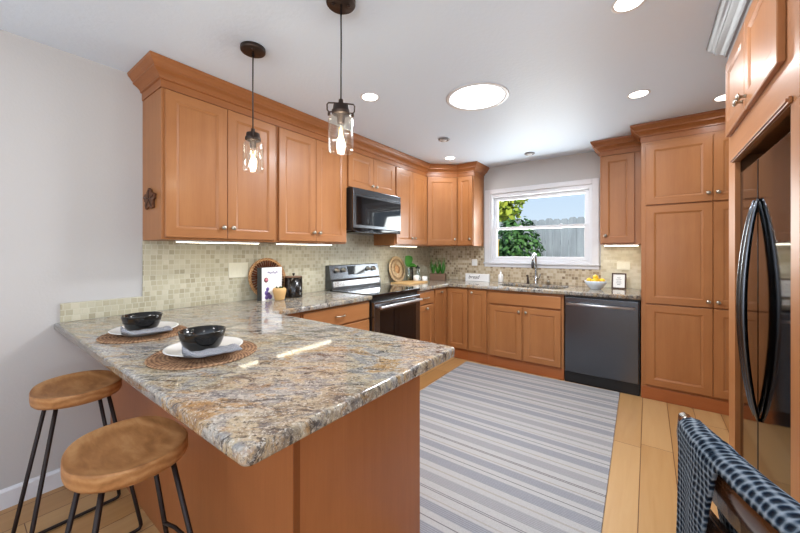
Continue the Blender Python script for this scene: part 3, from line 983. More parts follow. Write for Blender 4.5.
# ------------------------------------------------------------------ refrigerator enclosure and refrigerator
FX = 2.985
R = -PI / 2   # faces -x ; local x -> -y, local y -> +x
EY0, EY1 = -1.905, -2.925
r = thing('refrigerator_surround', 'maple refrigerator surround with two small doors above the opening', 'cabinet', (FX, EY0, 0), R, 'tall maple cabinets')
EW = EY0 - EY1
o0, o1 = .150, .945      # opening in local x
MB().box(0, .02, .0205, .655, .001, 2.2875).build('side_panel', 'wood_z', r)
MB().box(EW - .02, EW, .0205, .655, .001, 2.2875).build('side_panel', 'wood_z', r)
MB().box(.021, EW - .021, .0205, .655, 1.80, 2.2875).build('upper_box', 'wood_z', r)
MB().box(0, o0, 0, .02, .001, 1.747, .001, 1).box(o1, EW, 0, .02, .001, 1.747, .001, 1).build('face_stile', 'wood_z', r)
MB().box(0, EW, 0, .02, 1.7475, 2.2875, .001, 1).build('face_rail', 'wood_x', r)
b = MB()
b.box(o0 - .022, o1 + .022, -.010, -.0005, 1.7475, 1.768, .003).box(o0 - .022, o1 + .022, -.016, -.0105, 1.752, 1.762, .002)
b.build('opening_trim', 'wood_x', r)
add_door(r, .05, .465, 1.898, 2.270, (.435, 1.945), y=-.001)
add_door(r, .470, .905, 1.898, 2.270, (.500, 1.945), y=-.001)
crown('grey stepped crown moulding over the refrigerator surround', [(3.64, EY0), (FX, EY0), (FX, EY1)], 'greycrown')

r = thing('refrigerator', 'glossy black refrigerator with bowed door handles inside the maple surround', 'refrigerator', (3.0, -2.068, 0), R)
FW = .76
MB().box(.004, FW - .004, .075, .62, .02, 1.685, .004).build('body', 'blackplastic', r)
sx = .332
def fdoor(x0, x1, z0, z1, nm):
    return MB().box(x0, x1, .0, .073, z0, z1, .008, 3).build(nm, 'fridge', r)
d1 = fdoor(.006, sx - .002, .06, 1.69, 'door')
d2 = fdoor(sx + .002, FW - .006, .06, 1.69, 'door')
MB().box(.02, FW - .02, .04, .074, .021, .056).build('toe_grille', 'blackplastic', r)
for d, hx in ((d1, sx - .028), (d2, sx + .032)):
    b = MB()
    pts, rad = [], []
    for i in range(25):
        t = i / 24
        z = .64 + t * .88
        y = -.004 - .043 * math.sin(PI * t) ** .75
        pts.append((hx, y, z))
        rad.append(.006 + .006 * math.sin(PI * t) ** .6)
    b.tube(pts, .012, 12, radii=rad)
    b.build('door_handle', 'blackst', d)

# ------------------------------------------------------------------ ceiling fixtures
def can_light(label, x, y, pw=5):
    r = thing('recessed_light', label, 'light', (x, y, CEIL), 0, 'recessed ceiling lights')
    MB().lathe([(.056, -.0005), (.070, -.0005), (.0705, -.002), (.068, -.003), (.058, -.003), (.056, -.0005)], (0, 0), 32).build('trim_ring', 'white', r)
    MB().lathe([(0, -.0045), (.0555, -.0025), (.0555, -.0008), (0, -.0008)], (0, 0), 28).build('lamp_lens', 'can_glow', r)
    light('recessed_lamp', 'AREA', (0, 0, -.012), pw, (.97, .98, 1.0), shape='DISK', size=.11).parent = r
can_light('recessed ceiling light above the range-side cabinets, beside the large pendant', 1.012, -2.503, 2.5)
can_light('recessed ceiling light near the pantry crown', 2.59, -1.392, 4.5)
can_light('recessed ceiling light cut off by the picture top, in front of the refrigerator cabinet', 2.575, -2.505)
can_light('small recessed ceiling light above the angled corner cabinet', .722, -.728, 5)
can_light('recessed ceiling light half hidden by the refrigerator cabinet, above the pantry', 3.10, -.955, 1.5)
CANW = 8
can_light('recessed ceiling light above the end of the peninsula', 2.6, -4.6)
can_light('recessed ceiling light above the bar stools', 1.0, -5.0)

r = thing('tubular_skylight', 'large round glowing skylight disc in the ceiling', 'skylight', (1.637, -2.03, CEIL))
MB().lathe([(.195, -.0005), (.222, -.0005), (.226, -.003), (.218, -.006), (.205, -.007), (.197, -.005), (.195, -.0005)], (0, 0), 48).build('ceiling_ring', 'white', r)
MB().lathe([(0, -.016), (.10, -.0145), (.17, -.0095), (.194, -.003), (0, -.002)], (0, 0), 48).build('diffuser_lens', 'sky_glow', r)
light('skylight_glow', 'AREA', (0, 0, -.03), 41, (.94, .98, 1.05), shape='DISK', size=.38).parent = r
def ceiling_fitting(label, x, y):
    r = thing('smoke_detector', label, 'ceiling fitting', (x, y, CEIL), 0, 'small ceiling fittings')
    MB().lathe([(.0, -.001), (.055, -.001), (.057, -.006), (.050, -.014), (.036, -.014), (.034, -.009), (0, -.009)], (0, 0), 28).build('housing', 'greycrown', r)
    MB().lathe([(0, -.020), (.022, -.020), (.026, -.016), (.028, -.0095), (0, -.0095)], (0, 0), 20).build('sensor_cap', 'white', r)
ceiling_fitting('small round ceiling fitting between skylight and corner recessed light', .999, -1.374)
ceiling_fitting('small round ceiling fitting close to the wall above the window', 1.552, -.36)

# ------------------------------------------------------------------ pendants
def pendant(label, x, y, rz):
    r = thing('pendant_light', label, 'pendant light', (x, y, CEIL), rz, 'glass jar pendants')
    c = MB().lathe([(0, -.022), (.062, -.022), (.065, -.018), (.065, -.001), (0, -.001)], (0, 0), 32).build('canopy', 'bronze', r)
    for sx in (-.035, .035):
        MB().lathe([(0, -.028), (.007, -.028), (.008, -.0225), (0, -.0225)], (sx, 0), 12).build('canopy_screw', 'bronze', c)
    MB().tube([(0, 0, -.022), (0.001, .001, -.2), (0, 0, -.45)], .0035, 8).build('cord', 'blackplastic', r)
    z = -.468
    MB().lathe([(0, z + .02), (.010, z + .02), (.012, z), (.034, z - .006), (.036, z - .028), (.041, z - .030), (.041, z - .044), (.034, z - .048), (.018, z - .050), (.016, z - .085), (0, z - .085)], (0, 0), 28).build('jar_cap', 'bronze', r)
    b = MB()
    for s in (-1, 1):
        b.tube([(s * .036, 0, z - .036), (s * .052, 0, z - .038), (s * .060, 0, z - .030), (s * .061, 0, z - .005), (s * .055, 0, z + .003), (s * .030, 0, z + .004), (s * .010, 0, z + .004)], .0035, 8)
        b.lathe([(0, -.006), (.008, -.006), (.008, .006), (0, .006)], (0, z - .047), 12, axis='x', base=s * .052)
    b.build('bail_bracket', 'bronze', r)
    g = [(.037, z - .046), (.045, z - .054), (.0545, z - .062), (.056, z - .072), (.056, z - 0.207), (.053, z - 0.215), (.0505, z - 0.215), (.053, z - 0.205), (.0535, z - .072), (.043, z - .058), (.036, z - .049)]
    MB().lathe(g, (0, 0), 36).build('glass_jar', 'jar', r)
    bl = MB().lathe([(.0125, z - .086), (.015, z - .098), (.024, z - .125), (.029, z - .150), (.025, z - .175), (.012, z - .193), (0, z - .197)], (0, 0), 24).build('bulb', 'jar', r)
    b = MB()
    pts = [(.010 * math.sin(i * 1.571), .010 * math.cos(i * 1.571), z - .105 - (.062 if i % 2 else 0)) for i in range(9)]
    b.tube(pts, .0028, 6)
    b.build('filament', 'filament', bl)
    light('pendant_bulb', 'POINT', (0, 0, z - .15), 2.2, (1, .92, .8), shadow_soft_size=.02).parent = r
pendant('small-looking glass jar pendant with its whole round ceiling plate in view', .883, -3.331, 2.62)
pendant('larger-looking glass jar pendant whose ceiling plate is cut by the picture top', 1.537, -3.289, .81)

# ------------------------------------------------------------------ bar stools
def stool(label, x, y):
    r = thing('bar_stool', label, 'stool', (x, y, 0), 0, 'bar stools')
    A, B, zt, th = .182, .149, .715, .052
    b = MB()
    bm = b.bm
    NR, NS = 10, 56
    def sup(t):
        c, s = math.cos(t), math.sin(t)
        k = 1 / ((abs(c) ** 2.25 + abs(s) ** 2.25) ** (1 / 2.25))
        return c * k, s * k
    def top(u, v):
        d = math.hypot(u, v)
        return zt - .024 * (1 - min(1, d) ** 2.4) - .012 * (abs(v) ** 2) * (1 - abs(u))
    rings = []
    cv = bm.verts.new((0, 0, top(0, 0)))
    for i in range(1, NR + 1):
        q = i / NR * .97
        rings.append([bm.verts.new((A * q * sup(t)[0], B * q * sup(t)[1], top(q * sup(t)[0], q * sup(t)[1]))) for t in [2 * PI * k / NS for k in range(NS)]])
    for q, dz in ((.985, -.0005), (.997, -.003), (1.0, -.007), (1.0, -.036), (.985, -.044), (.95, -.050), (.90, -.052)):
        rings.append([bm.verts.new((A * q * sup(t)[0], B * q * sup(t)[1], top(sup(t)[0], sup(t)[1]) + dz)) for t in [2 * PI * k / NS for k in range(NS)]])
    for k in range(NS):
        bm.faces.new((cv, rings[0][k], rings[0][(k + 1) % NS]))
    for P, Q in zip(rings, rings[1:]):
        for k in range(NS):
            bm.faces.new((P[k], Q[k], Q[(k + 1) % NS], P[(k + 1) % NS]))
    bm.faces.new(rings[-1])
    for f in bm.faces: f.smooth = True
    b.build('seat', 'seat', r)
    for sx in (-1, 1):
        pts = [(sx * .100, -.085, .652), (sx * .168, -.186, .040)]
        c1 = [(sx * .1685, -.188, .022), (sx * .169, -.182, .0105), (sx * .169, -.165, .0082)]
        full = pts + c1 + [(p[0], -p[1], p[2]) for p in reversed(c1)] + [(p[0], -p[1], p[2]) for p in reversed(pts)]
        MB().tube(full, .0078, 10).build('leg_frame', 'iron', r)
    for sy in (1,):
        t = (.652 - .30) / (.652 - .02)
        xx, yy = .100 + .068 * t, .085 + .101 * t
        pts = [(-xx, sy * yy, .30), (-xx * .6, sy * (yy + .018), .295), (0, sy * (yy + .026), .292), (xx * .6, sy * (yy + .018), .295), (xx, sy * yy, .30)]
        MB().tube(pts, .0065, 8).build('foot_bar', 'iron', r)
stool('wooden saddle-seat bar stool on iron rods standing next to the grey wall', .555, -3.985)
stool('wooden saddle-seat bar stool nearer the free end of the peninsula', 1.33, -4.0)

# ------------------------------------------------------------------ rug
b = MB()
b.box(-.762, .762, -2.42, 0, 0, .007, .002, 1)
o = b.build('striped_rug', 'rug', None, (1.672, -.655, .001), (0, 0, math.radians(1.1)))
tag(o, 'flat-woven cream rug with grey-blue stripes on the plank floor', 'rug')

# ------------------------------------------------------------------ place settings
def setting(x, y, rz, labs, mr=.175):
    Z = CZ1 + .0006
    b = MB()
    prof = [(0, 0)]
    for i in range(1, 15):
        rr_ = mr * i / 14
        prof += [(rr_ - .010, .0052), (rr_ - .005, .0068), (rr_, .0052 if i < 14 else .003)]
    prof += [(mr - .002, 0), (0, 0)]
    prof = [(0, .005)] + prof[1:]
    b.lathe(prof, (0, 0), 64)
    tag(b.build('placemat', 'placemat', None, (x, y, Z), (0, 0, rz)), labs[0], 'placemat', 'round placemats')
    Z += .0078
    b = MB().lathe([(0, .004), (.072, .004), (.076, 0), (.082, 0), (.10, .010), (.128, .020), (.135, .0225), (.134, .0245), (.126, .0225), (.098, .0135), (.085, .0110), (0, .0110)], (0, 0), 56)
    tag(b.build('dinner_plate', 'ceramic_white', None, (x, y, Z), (0, 0, 0)), labs[1], 'plate', 'white plates')
    # folded napkin: a strip across the plate with wavy layered edge
    Zn = Z + .0248
    b = MB()
    bm = b.bm
    nx, ny = 22, 10
    grid = []
    for i in range(nx + 1):
        row = []
        for j in range(ny + 1):
            u, v = i / nx - .5, j / ny - .5
            px = u * .18
            fan = max(0, -u - .3) * 5
            py = v * (.066 + .012 * math.sin(u * 3)) * (1 - .45 * min(1, fan))
            pz = .003 + .0018 * math.sin(u * 26 + v * 5) + .0012 * math.cos(v * 22) + .022 * fan * (1 + .5 * math.sin(v * 20))
            row.append((px, py, pz))
        grid.append(row)
    T = [[bm.verts.new((p[0], p[1], p[2] + .006)) for p in row] for row in grid]
    Bt = [[bm.verts.new((p[0], p[1], max(.0002, p[2] - .003))) for p in row] for row in grid]
    for i in range(nx):
        for j in range(ny):
            bm.faces.new((T[i][j], T[i + 1][j], T[i + 1][j + 1], T[i][j + 1]))
            bm.faces.new((Bt[i][j], Bt[i][j + 1], Bt[i + 1][j + 1], Bt[i + 1][j]))
    for i in range(nx):
        for j in (0, ny):
            bm.faces.new((T[i][j], T[i + 1][j], Bt[i + 1][j], Bt[i][j]))
    for j in range(ny):
        for i in (0, nx):
            bm.faces.new((T[i][j], T[i][j + 1], Bt[i][j + 1], Bt[i][j]))
    for f in bm.faces: f.smooth = True
    nx_, ny_ = x + .130, y - .032
    tag(b.build('napkin', 'napkin', None, (nx_, ny_, Zn), (0, 0, 1.42)), labs[2], 'napkin', 'checked napkins')
    Zb = Z + .0116
    prof = [(0, 0), (.047, 0), (.051, .004), (.063, .022), (.073, .048), (.079, .077), (.0785, .0795), (.0755, .0795), (.070, .050), (.060, .026), (.044, .010), (0, .008)]
    b = MB().lathe(prof, (0, 0), 48)
    tag(b.build('bowl', 'ceramic_black', None, (x + .022, y - .018, Zb)), labs[3], 'bowl', 'black bowls')
setting(.705, -3.775, .0, ('round woven placemat at the place setting next to the wall', 'white plate at the place setting next to the wall',
        'folded blue checked napkin under the black bowl next to the wall', 'glossy black bowl on the place setting next to the wall'))
setting(1.262, -3.745, .5, ('round woven placemat at the setting toward the open end of the peninsula', 'white plate at the setting toward the open end of the peninsula',
        'folded blue checked napkin under the bowl toward the open end of the peninsula', 'glossy black bowl at the setting toward the open end of the peninsula'), .187)

# ------------------------------------------------------------------ things on the left counter
def leaf_blade(b, base, direction, up, length, width, droop=.2, n=8):
    base, d, u = Vector(base), Vector(direction).normalized(), Vector(up).normalized()
    s = d.cross(u).normalized()
    u = s.cross(d).normalized()
    L_, R_, C_ = [], [], []
    for i in range(n + 1):
        t = i / n
        p = base + d * length * t - Vector((0, 0, 1)) * droop * length * t * t
        wdt = width * math.sin(PI * min(1, .06 + t * .94)) ** .8 * (1 - .25 * t) if i < n else 0.0005
        C_.append(b.bm.verts.new(p))
        L_.append(b.bm.verts.new(p + s * wdt + u * wdt * .3))
        R_.append(b.bm.verts.new(p - s * wdt + u * wdt * .3))
    for i in range(n):
        for q in ((C_[i], C_[i + 1], L_[i + 1], L_[i]), (C_[i], R_[i], R_[i + 1], C_[i + 1])):
            f = b.bm.faces.new(q)
            f.smooth = True
            f.material_index = b.mi
Z = CZ1 + .0005
# leaning round sunburst tray: local disc in XY, later tilted so that its normal points +x
r = thing('woven_tray', 'round sunburst tray with dark spokes leaning behind the cookbook', 'tray', (.082, -2.722, Z), 0, 'round woven wall trays')
r.rotation_euler = (0, math.radians(90 - 10), 0)
def tray(r, R_, rim, disc, spokes, m_rim, m_spoke, m_disc, inner):
    # local: normal +z, lower edge at origin, centre at -x R
    c = (-R_ - .001, 0)
    MB().lathe([(R_ - rim, .004), (R_ - rim * .5, .010), (R_, .006), (R_, -.002), (R_ - rim, -.002), (R_ - rim, .004)], c, 56).build('rim', m_rim, r)
    b = MB()
    for k in range(spokes):
        a = 2 * PI * k / spokes
        b.tube([(c[0] + math.cos(a) * (disc - .003), math.sin(a) * (disc - .003), .002), (c[0] + math.cos(a) * (R_ - rim + .003), math.sin(a) * (R_ - rim + .003), .003)], (.0075 if spokes < 42 else .0042), 6)
    b.build('spokes', m_spoke, r)
    MB().lathe([(0, .006), (disc * .5, .007), (disc, .003), (disc, -.002), (0, -.002)], c, 40).build('centre_disc', m_disc, r)
    if inner:
        MB().lathe([(inner, .004), (inner + .010, .008), (inner + .018, .004), (inner + .018, -.001), (inner, -.001), (inner, .004)], c, 48).build('inner_ring', m_rim, r)
tray(r, .172, .026, .062, 40, 'wicker', 'wicker_dark', 'wicker', 0)
r = thing('woven_tray', 'round pale wicker tray leaning on the backsplash between range and plants', 'tray', (.084, -.905, Z + .001), 0, 'round woven wall trays')
r.rotation_euler = (0, math.radians(90 - 9), 0)
tray(r, .168, .03, .056, 44, 'wicker_pale', 'wicker_pale', 'wicker', .088)
MB().lathe([(0, -.0055), (.145, -.0055), (.145, -.0030), (0, -.0030)], (-.169, 0), 40).build('back_disc', 'wicker_dark', r)

# cookbook
a = math.radians(8)
r = thing('cookbook', 'upright cookbook with charcoal spine and white cover in front of the sunburst tray', 'book', (.175, -2.855, Z), PI / 2 + a)
BWd, BH, BT = .205, .265, .05
MB().box(0, .004, .0, BT, 0, BH).build('spine', 'charcoal', r)
MB().box(.0045, BWd, 0, .003, 0, BH).build('cover', 'paper', r)
MB().box(.0045, BWd, BT - .003, BT, 0, BH).build('cover', 'charcoal', r)
MB().box(.0045, BWd - .004, .0035, BT - .0035, .003, BH - .003).build('page_block', 'paper', r)
MB().lathe([(0, -.0009), (.021, -.0009), (.021, -.0002), (0, -.0002)], (.045, .165), 20, axis='y').build('portrait_picture', 'skin_ink', r)
MB().lathe([(0, -.0013), (.012, -.0013), (.012, -.001), (0, -.001)], (.048, .166), 16, axis='y').build('portrait_face', 'pink', r)
b = MB()
for (px, pz, pr_) in ((.05, .06, .02), (.07, .045, .018), (.06, .09, .016), (.085, .025, .02), (.05, .025, .018)):
    b.lathe([(0, -.0009), (pr_, -.0009), (pr_, -.0002), (0, -.0002)], (px, pz), 10, axis='y')
b.build('flower_print', 'purple', r)
pts = [(.06 + .1 * i / 40, -.0008, .222 + .009 * math.sin(i * .9) + .004 * math.sin(i * .37)) for i in range(41)]
MB().tube(pts, .0016, 5).build('script_title', 'purple', r)
# wooden pot
r = thing('wooden_pot', 'small pale wooden pot holding a dark succulent in front of the cookbook', 'pot', (.225, -2.725, Z))
MB().lathe([(0, 0), (.034, 0), (.040, .01), (.052, .07), (.053, .085), (.047, .098), (.042, .100), (.040, .094), (0, .090)], (0, 0), 32).build('pot_body', 'tan', r)
b = MB()
for k in range(9):
    t = k * 2.4
    leaf_blade(b, (.018 * math.cos(t), .018 * math.sin(t), .0905), (math.cos(t) * .7, math.sin(t) * .7, 1), (math.cos(t), math.sin(t), .2), .03, .008, .1, 5)
b.build('succulent', 'leafdark', r)
# canister
r = thing('canister', 'black canister with a knobbed lid beside the cookbook', 'canister', (.155, -2.54, Z))
MB().lathe([(0, 0), (.072, 0), (.074, .004), (.074, .172), (0, .172)], (0, 0), 40, sharp=False).build('canister_body', 'canister', r)
l = MB().lathe([(0, .1725), (.0745, .1725), (.0745, .178), (.071, .181), (0, .182)], (0, 0), 40).build('lid', 'planter', r)
MB().lathe([(0, .1825), (.005, .1825), (.005, .190), (.012, .196), (.012, .204), (0, .209)], (0, 0), 16).build('lid_knob', 'canister', l)

# switch plates
def plate(label, loc, rz, W, H, gangs, mat='switch', cat='switch plate'):
    r = thing('outlet_plate', label, cat, loc, rz, 'electrical cover plates')
    MB().box(-W / 2, W / 2, -.006, 0, -H / 2, H / 2, .003, 2).build('cover_plate', mat, r)
    for g in range(gangs):
        x = (g - (gangs - 1) / 2) * .046
        MB().box(x - .016, x + .016, -.0085, -.0062, -.033, .033, .001, 1).build('rocker', mat, r)
plate('wide ivory switch plate on the mosaic near the sunburst tray', (TX + .0005, -2.955, 1.163), L, .158, .118, 3)
plate('small white outlet plate on the mosaic beside the window', (.722, -TX - .0005, 1.160), 0, .078, .092, 1, 'ceramic_white')
plate('beige switch plate on the mosaic above the framed print', (2.432, -TX - .0005, 1.158), 0, .118, .09, 2)

# carved leaf on the cabinet end panel
b = MB()
leaf = []
NL = 60
for k in range(NL):
    t = 2 * PI * k / NL
    rad = .052 * (1 + .17 * math.cos(5 * (t - PI / 2)) + .06 * math.cos(15 * t + .5))
    leaf.append((math.cos(t) * rad * 1.6, math.sin(t) * rad * 1.12))
b.prism(leaf, 'y', -.012, 0)
r = thing('carved_leaf', 'dark carved wooden leaf hung on the cabinet end panel', 'wall decoration', (.16, -3.5875, 1.635))
b.build('leaf_blade', 'artwood', r)
b = MB()
for k in range(5):
    t = PI / 2 + 2 * PI * k / 5
    b.tube([(0, -.013, 0), (math.cos(t) * .08, -.013, math.sin(t) * .058)], .0035, 6)
b.build('leaf_veins', 'darkframe', r)

# ------------------------------------------------------------------ corner beside the range
o = MB().box(-.14, .14, -.17, .25, 0, .016, .004, 2).build('cutting_board', 'board', None, (.24, -.93, Z))
tag(o, 'pale wooden board lying on the granite beside the range', 'board')
ZB = Z + .0167
def canister_glass(label, x, y, rad, h, mat, lid, name, cat, z=None):
    r = thing(name, label, cat, (x, y, ZB if z is None else z))
    MB().lathe([(0, 0), (rad, 0), (rad, h * .8), (rad * .82, h * .92), (rad * .82, h), (rad * .76, h), (rad * .76, h * .9), (rad * .92, h * .78), (rad * .92, .004), (0, .004)], (0, 0), 28).build('glass_body', mat, r)
    MB().lathe([(0, h + .0005), (rad * .9, h + .0005), (rad * .9, h + .018), (rad * .3, h + .024), (rad * .25, h + .04), (0, h + .042)], (0, 0), 24).build('lid', lid, r)
    return r
r = thing('leafy_vase', 'clear glass vase holding one large green leaf beside the wicker tray', 'plant', (.13, -.745, ZB))
MB().lathe([(0, 0), (.036, 0), (.040, .01), (.040, .13), (.034, .16), (.036, .17), (.033, .17), (.031, .16), (.037, .13), (.037, .008), (0, .006)], (0, 0), 28).build('vase', 'glassware', r)
b = MB()
b.tube([(0, 0, .01), (.004, .0, .1), (.01, -.01, .2)], .003, 6)
b.build('stem', 'leafgreen', r)
b = MB()
leaf_blade(b, (.01, -.01, .19), (.1, -.55, .9), (.9, -.3, .3), .22, .09, .25, 12)
leaf_blade(b, (.01, -.01, .18), (.2, .9, .35), (.6, -.3, .8), .15, .055, .35, 10)
leaf_blade(b, (.01, -.01, .18), (.8, .2, .5), (.3, -.3, .9), .13, .05, .5, 10)
b.build('leaves', 'leafgreen', r)
canister_glass('dark glass jar with a black lid in the corner between vase and planter', .17, -.60, .036, .17, 'glassware', 'blackplastic', 'glass_jar', 'jar', Z)
canister_glass('black coffee press beside the white mugs', .10, -.655, .032, .16, 'ceramic_black', 'blackplastic', 'coffee_press', 'coffee press', Z)
def mug(label, x, y, rz, rad=.036, h=.07, z=None):
    r = thing('mug', label, 'mug', (x, y, Z if z is None else z), rz, 'white mugs')
    MB().lathe([(0, 0), (rad * .8, 0), (rad * .95, .006), (rad, .02), (rad, h), (rad - .004, h), (rad - .005, .02), (rad * .7, .006), (0, .006)], (0, 0), 28).build('cup', 'ceramic_white', r)
    pts = [(rad - .002 + .022 * math.sin(PI * i / 10), 0, h * .78 - h * .55 * i / 10) for i in range(11)]
    MB().tube(pts, .0045, 8).build('handle', 'ceramic_white', r)
mug('white mug standing on the wooden board beside the range', .235, -.735, -1.2, z=ZB)
mug('white mug standing on the granite beside the wooden board', .295, -.62, -.6)
mug('white mug behind the other two, next to the coffee press', .20, -.672, .5, h=.085)

# planter with aloe
r = thing('planter_box', 'rectangular brown wooden planter of upright green plants in the corner', 'planter', (.325, -.33, Z), .3)
bx, by, bz = .105, .052, .095
b = MB()
b.box(-bx, bx, -by, -by + .01, 0, bz, .002, 1).box(-bx, bx, by - .01, by, 0, bz, .002, 1).box(-bx, -bx + .01, -by + .01, by - .01, 0, bz, .002, 1).box(bx - .01, bx, -by + .01, by - .01, 0, bz, .002, 1).box(-bx + .01, bx - .01, -by + .01, by - .01, 0, .01)
b.build('box', 'planter', r)
MB().box(-bx + .0105, bx - .0105, -by + .0105, by - .0105, .0105, .085).build('soil', 'soil', r)
for (px, py, hh) in ((-.065, 0, .25), (.0, .005, .16), (.065, -.005, .26)):
    b = MB()
    for k in range(11):
        t = random.uniform(0, 2 * PI)
        ln = hh * random.uniform(.6, 1.0)
        sp = random.uniform(.08, .40)
        leaf_blade(b, (px + .01 * math.cos(t), py + .01 * math.sin(t), .083), (math.cos(t) * sp, math.sin(t) * sp, 1), (math.cos(t), math.sin(t), .2), ln, .011, .05, 6)
    b.build('plant', 'leafgreen' if hh > .15 else 'leafdark', r)

# bread sign
r = thing('bread_sign', 'white block sign lettered bread in black script on the granite', 'sign', (.815, -.135, Z), 0)
MB().box(-.165, .165, -.018, .018, 0, .098, .002, 1).build('block', 'paper', r)
text_part('lettering', 'bread', .066, 'ink', r, (-.045, -.0188, .054), (PI / 2, 0, 0), .35, .0005)

# soap bottle
r = thing('soap_bottle', 'small pale soap bottle on the granite beside the bread sign', 'bottle', (1.12, -.10, Z))
MB().lathe([(0, 0), (.030, 0), (.033, .006), (.033, .085), (.026, .102), (.012, .108), (.012, .118), (0, .118)], (0, 0), 28).build('bottle_body', 'ceramic_white', r)
MB().lathe([(0, .1185), (.013, .1185), (.013, .130), (.006, .132), (.005, .150), (0, .151)], (0, 0), 16).tube([(0, 0, .148), (.0, -.03, .147), (0, -.036, .141)], .004, 8).build('pump', 'ceramic_white', r)

# faucet and its companions
r = thing('faucet', 'tall chrome pull-down faucet behind the sink', 'faucet', (1.546, -.075, Z), 0)
MB().lathe([(0, 0), (.028, 0), (.028, .006), (.020, .012), (.018, .05), (.017, .10), (0, .10)], (0, 0), 24).build('faucet_base', 'chrome', r)
pts = [(0, 0, .0995), (0, 0, .30)] + [(0, -.065 + .065 * math.cos(PI * i / 12), .30 + .065 * math.sin(PI * i / 12)) for i in range(1, 13)] + [(0, -.13, .285)]
MB().tube(pts, .0125, 14).build('spout', 'chrome', r)
MB().lathe([(0, 0), (.013, 0), (.016, -.02), (.017, -.075), (.014, -.088), (0, -.088)], (0, -.13), 20, base=.284).build('spray_head', 'blackst', r)
MB().tube([(.017, 0, .07), (.04, 0, .074), (.05, -.005, .10), (.055, -.01, .125)], .006, 10).build('lever', 'chrome', r)
r = thing('soap_dispenser', 'dark metal soap dispenser on the granite beside the faucet', 'soap dispenser', (1.455, -.085, Z))
MB().lathe([(0, 0), (.020, 0), (.020, .008), (.013, .014), (.013, .075), (.010, .08), (0, .08)], (0, 0), 20).build('dispenser_body', 'bronze', r)
MB().tube([(0, 0, .0805), (0, 0, .098), (0, -.012, .106), (0, -.05, .102), (0, -.056, .094)], .0065, 10).build('spout', 'bronze', r)
r = thing('air_gap_cap', 'short silver cap on the granite to one side of the faucet', 'sink fitting', (1.69, -.08, Z))
MB().lathe([(0, 0), (.020, 0), (.020, .045), (.017, .054), (0, .056)], (0, 0), 24).build('cap', 'nickel', r)

# fruit bowl and lemons
bx, by = 2.20, -.27
r = tag(MB().lathe([(0, 0), (.05, 0), (.053, .008), (.075, .03), (.100, .065), (.107, .088), (.104, .088), (.095, .066), (.070, .034), (.045, .014), (0, .012)], (0, 0), 44).build('fruit_bowl', 'ceramic_blue', None, (bx, by, Z)),
        'pale blue-white bowl heaped with lemons on the granite', 'bowl')
def lemon(label, p, rot):
    prof = []
    for i in range(15):
        t = i / 14 * PI
        rr_ = .027 * math.sin(t) ** .85
        prof.append((max(0, rr_), -.036 * math.cos(t) * (1 + .06 * abs(math.cos(t)) ** 6)))
    prof[0] = (0, prof[0][1]); prof[-1] = (0, prof[-1][1])
    o = MB().lathe(prof, (0, 0), 24).build('lemon', 'lemon', None, (bx + p[0], by + p[1], Z + p[2]), rot)
    tag(o, label, 'lemon', 'lemons in the bowl')
LB = 'yellow lemon lying in the pale bowl '
lemon(LB + 'on the side toward the faucet', (-.060, .004, .089), (PI / 2, 0, .1))
lemon(LB + 'at its front edge', (.002, -.058, .089), (PI / 2, 0, 1.5))
lemon(LB + 'on the side toward the framed print', (.060, -.002, .089), (PI / 2, 0, 3.0))
lemon(LB + 'at its back edge', (.0, .058, .089), (PI / 2, 0, 1.6))
lemon('yellow lemon topmost of the heap in the pale bowl', (.0, .000, .124), (PI / 2, 0, .1))

# framed print
r = thing('framed_print', 'small dark-framed print with grey lettering leaning on the mosaic by the pantry', 'picture', (2.395, -.10, Z), -.12, rot=(math.radians(-8), 0, -.1))
fw, fh = .130, .165
b = MB()
b.box(-fw / 2, -fw / 2 + .012, -.012, 0, 0, fh, .001, 1).box(fw / 2 - .012, fw / 2, -.012, 0, 0, fh, .001, 1).box(-fw / 2 + .012, fw / 2 - .012, -.012, 0, 0, .012, .001, 1).box(-fw / 2 + .012, fw / 2 - .012, -.012, 0, fh - .012, fh, .001, 1)
b.build('picture_frame', 'darkframe', r)
MB().box(-fw / 2 + .0125, fw / 2 - .0125, -.006, -.001, .0125, fh - .0125).build('print', 'paper', r)
b = MB()
for k, (zz, ww) in enumerate(((.115, .03), (.098, .05), (.080, .04), (.062, .05), (.046, .03))):
    b.tube([(-ww / 2 + ww * i / 16, -.0068, zz + .005 * math.sin(i * 1.7 + k)) for i in range(17)], .0013, 5)
b.build('lettering', 'grey_ink', r)

# ------------------------------------------------------------------ chair with throw
A0, A1 = Vector((2.715, -3.27, 0)), Vector((2.865, -3.70, 0))
ax = (A1 - A0).normalized()
nrm = Vector((ax.y, -ax.x, 0))           # towards the camera side (-x)
cz_ = math.atan2(ax.y, ax.x)
CWd = (A1 - A0).length
r = thing('dining_chair', 'dark glossy wooden chair with the waffle throw over its back', 'chair', A0, cz_)
# local x along back, local +y is the seat side
H = .92
sgn = 1 if (Matrix.Rotation(cz_, 2) @ Vector((0, 1))).x > 0 else -1
b = MB()
for (z0, z1, th) in ((H - .10, H, .022),):
    bm = b.bm
    N = 14
    ringsv = []
    for i in range(N + 1):
        t = i / N
        bow = -.018 * math.sin(PI * t) * sgn
        x = t * CWd
        prof = [(-th / 2, z0), (th / 2, z0), (th / 2 + .003, (z0 + z1) / 2), (th / 2, z1 - .006), (0, z1), (-th / 2, z1 - .006), (-th / 2 - .004, (z0 + z1) / 2)]
        ringsv.append([bm.verts.new((x, bow + p, z)) for p, z in prof])
    for P, Q in zip(ringsv, ringsv[1:]):
        for k in range(7):
            f = bm.faces.new((P[k], P[(k + 1) % 7], Q[(k + 1) % 7], Q[k]))
            f.smooth = True
    bm.faces.new(ringsv[0]); bm.faces.new(ringsv[-1][::-1])
b.build('top_rail', 'chairwood', r)
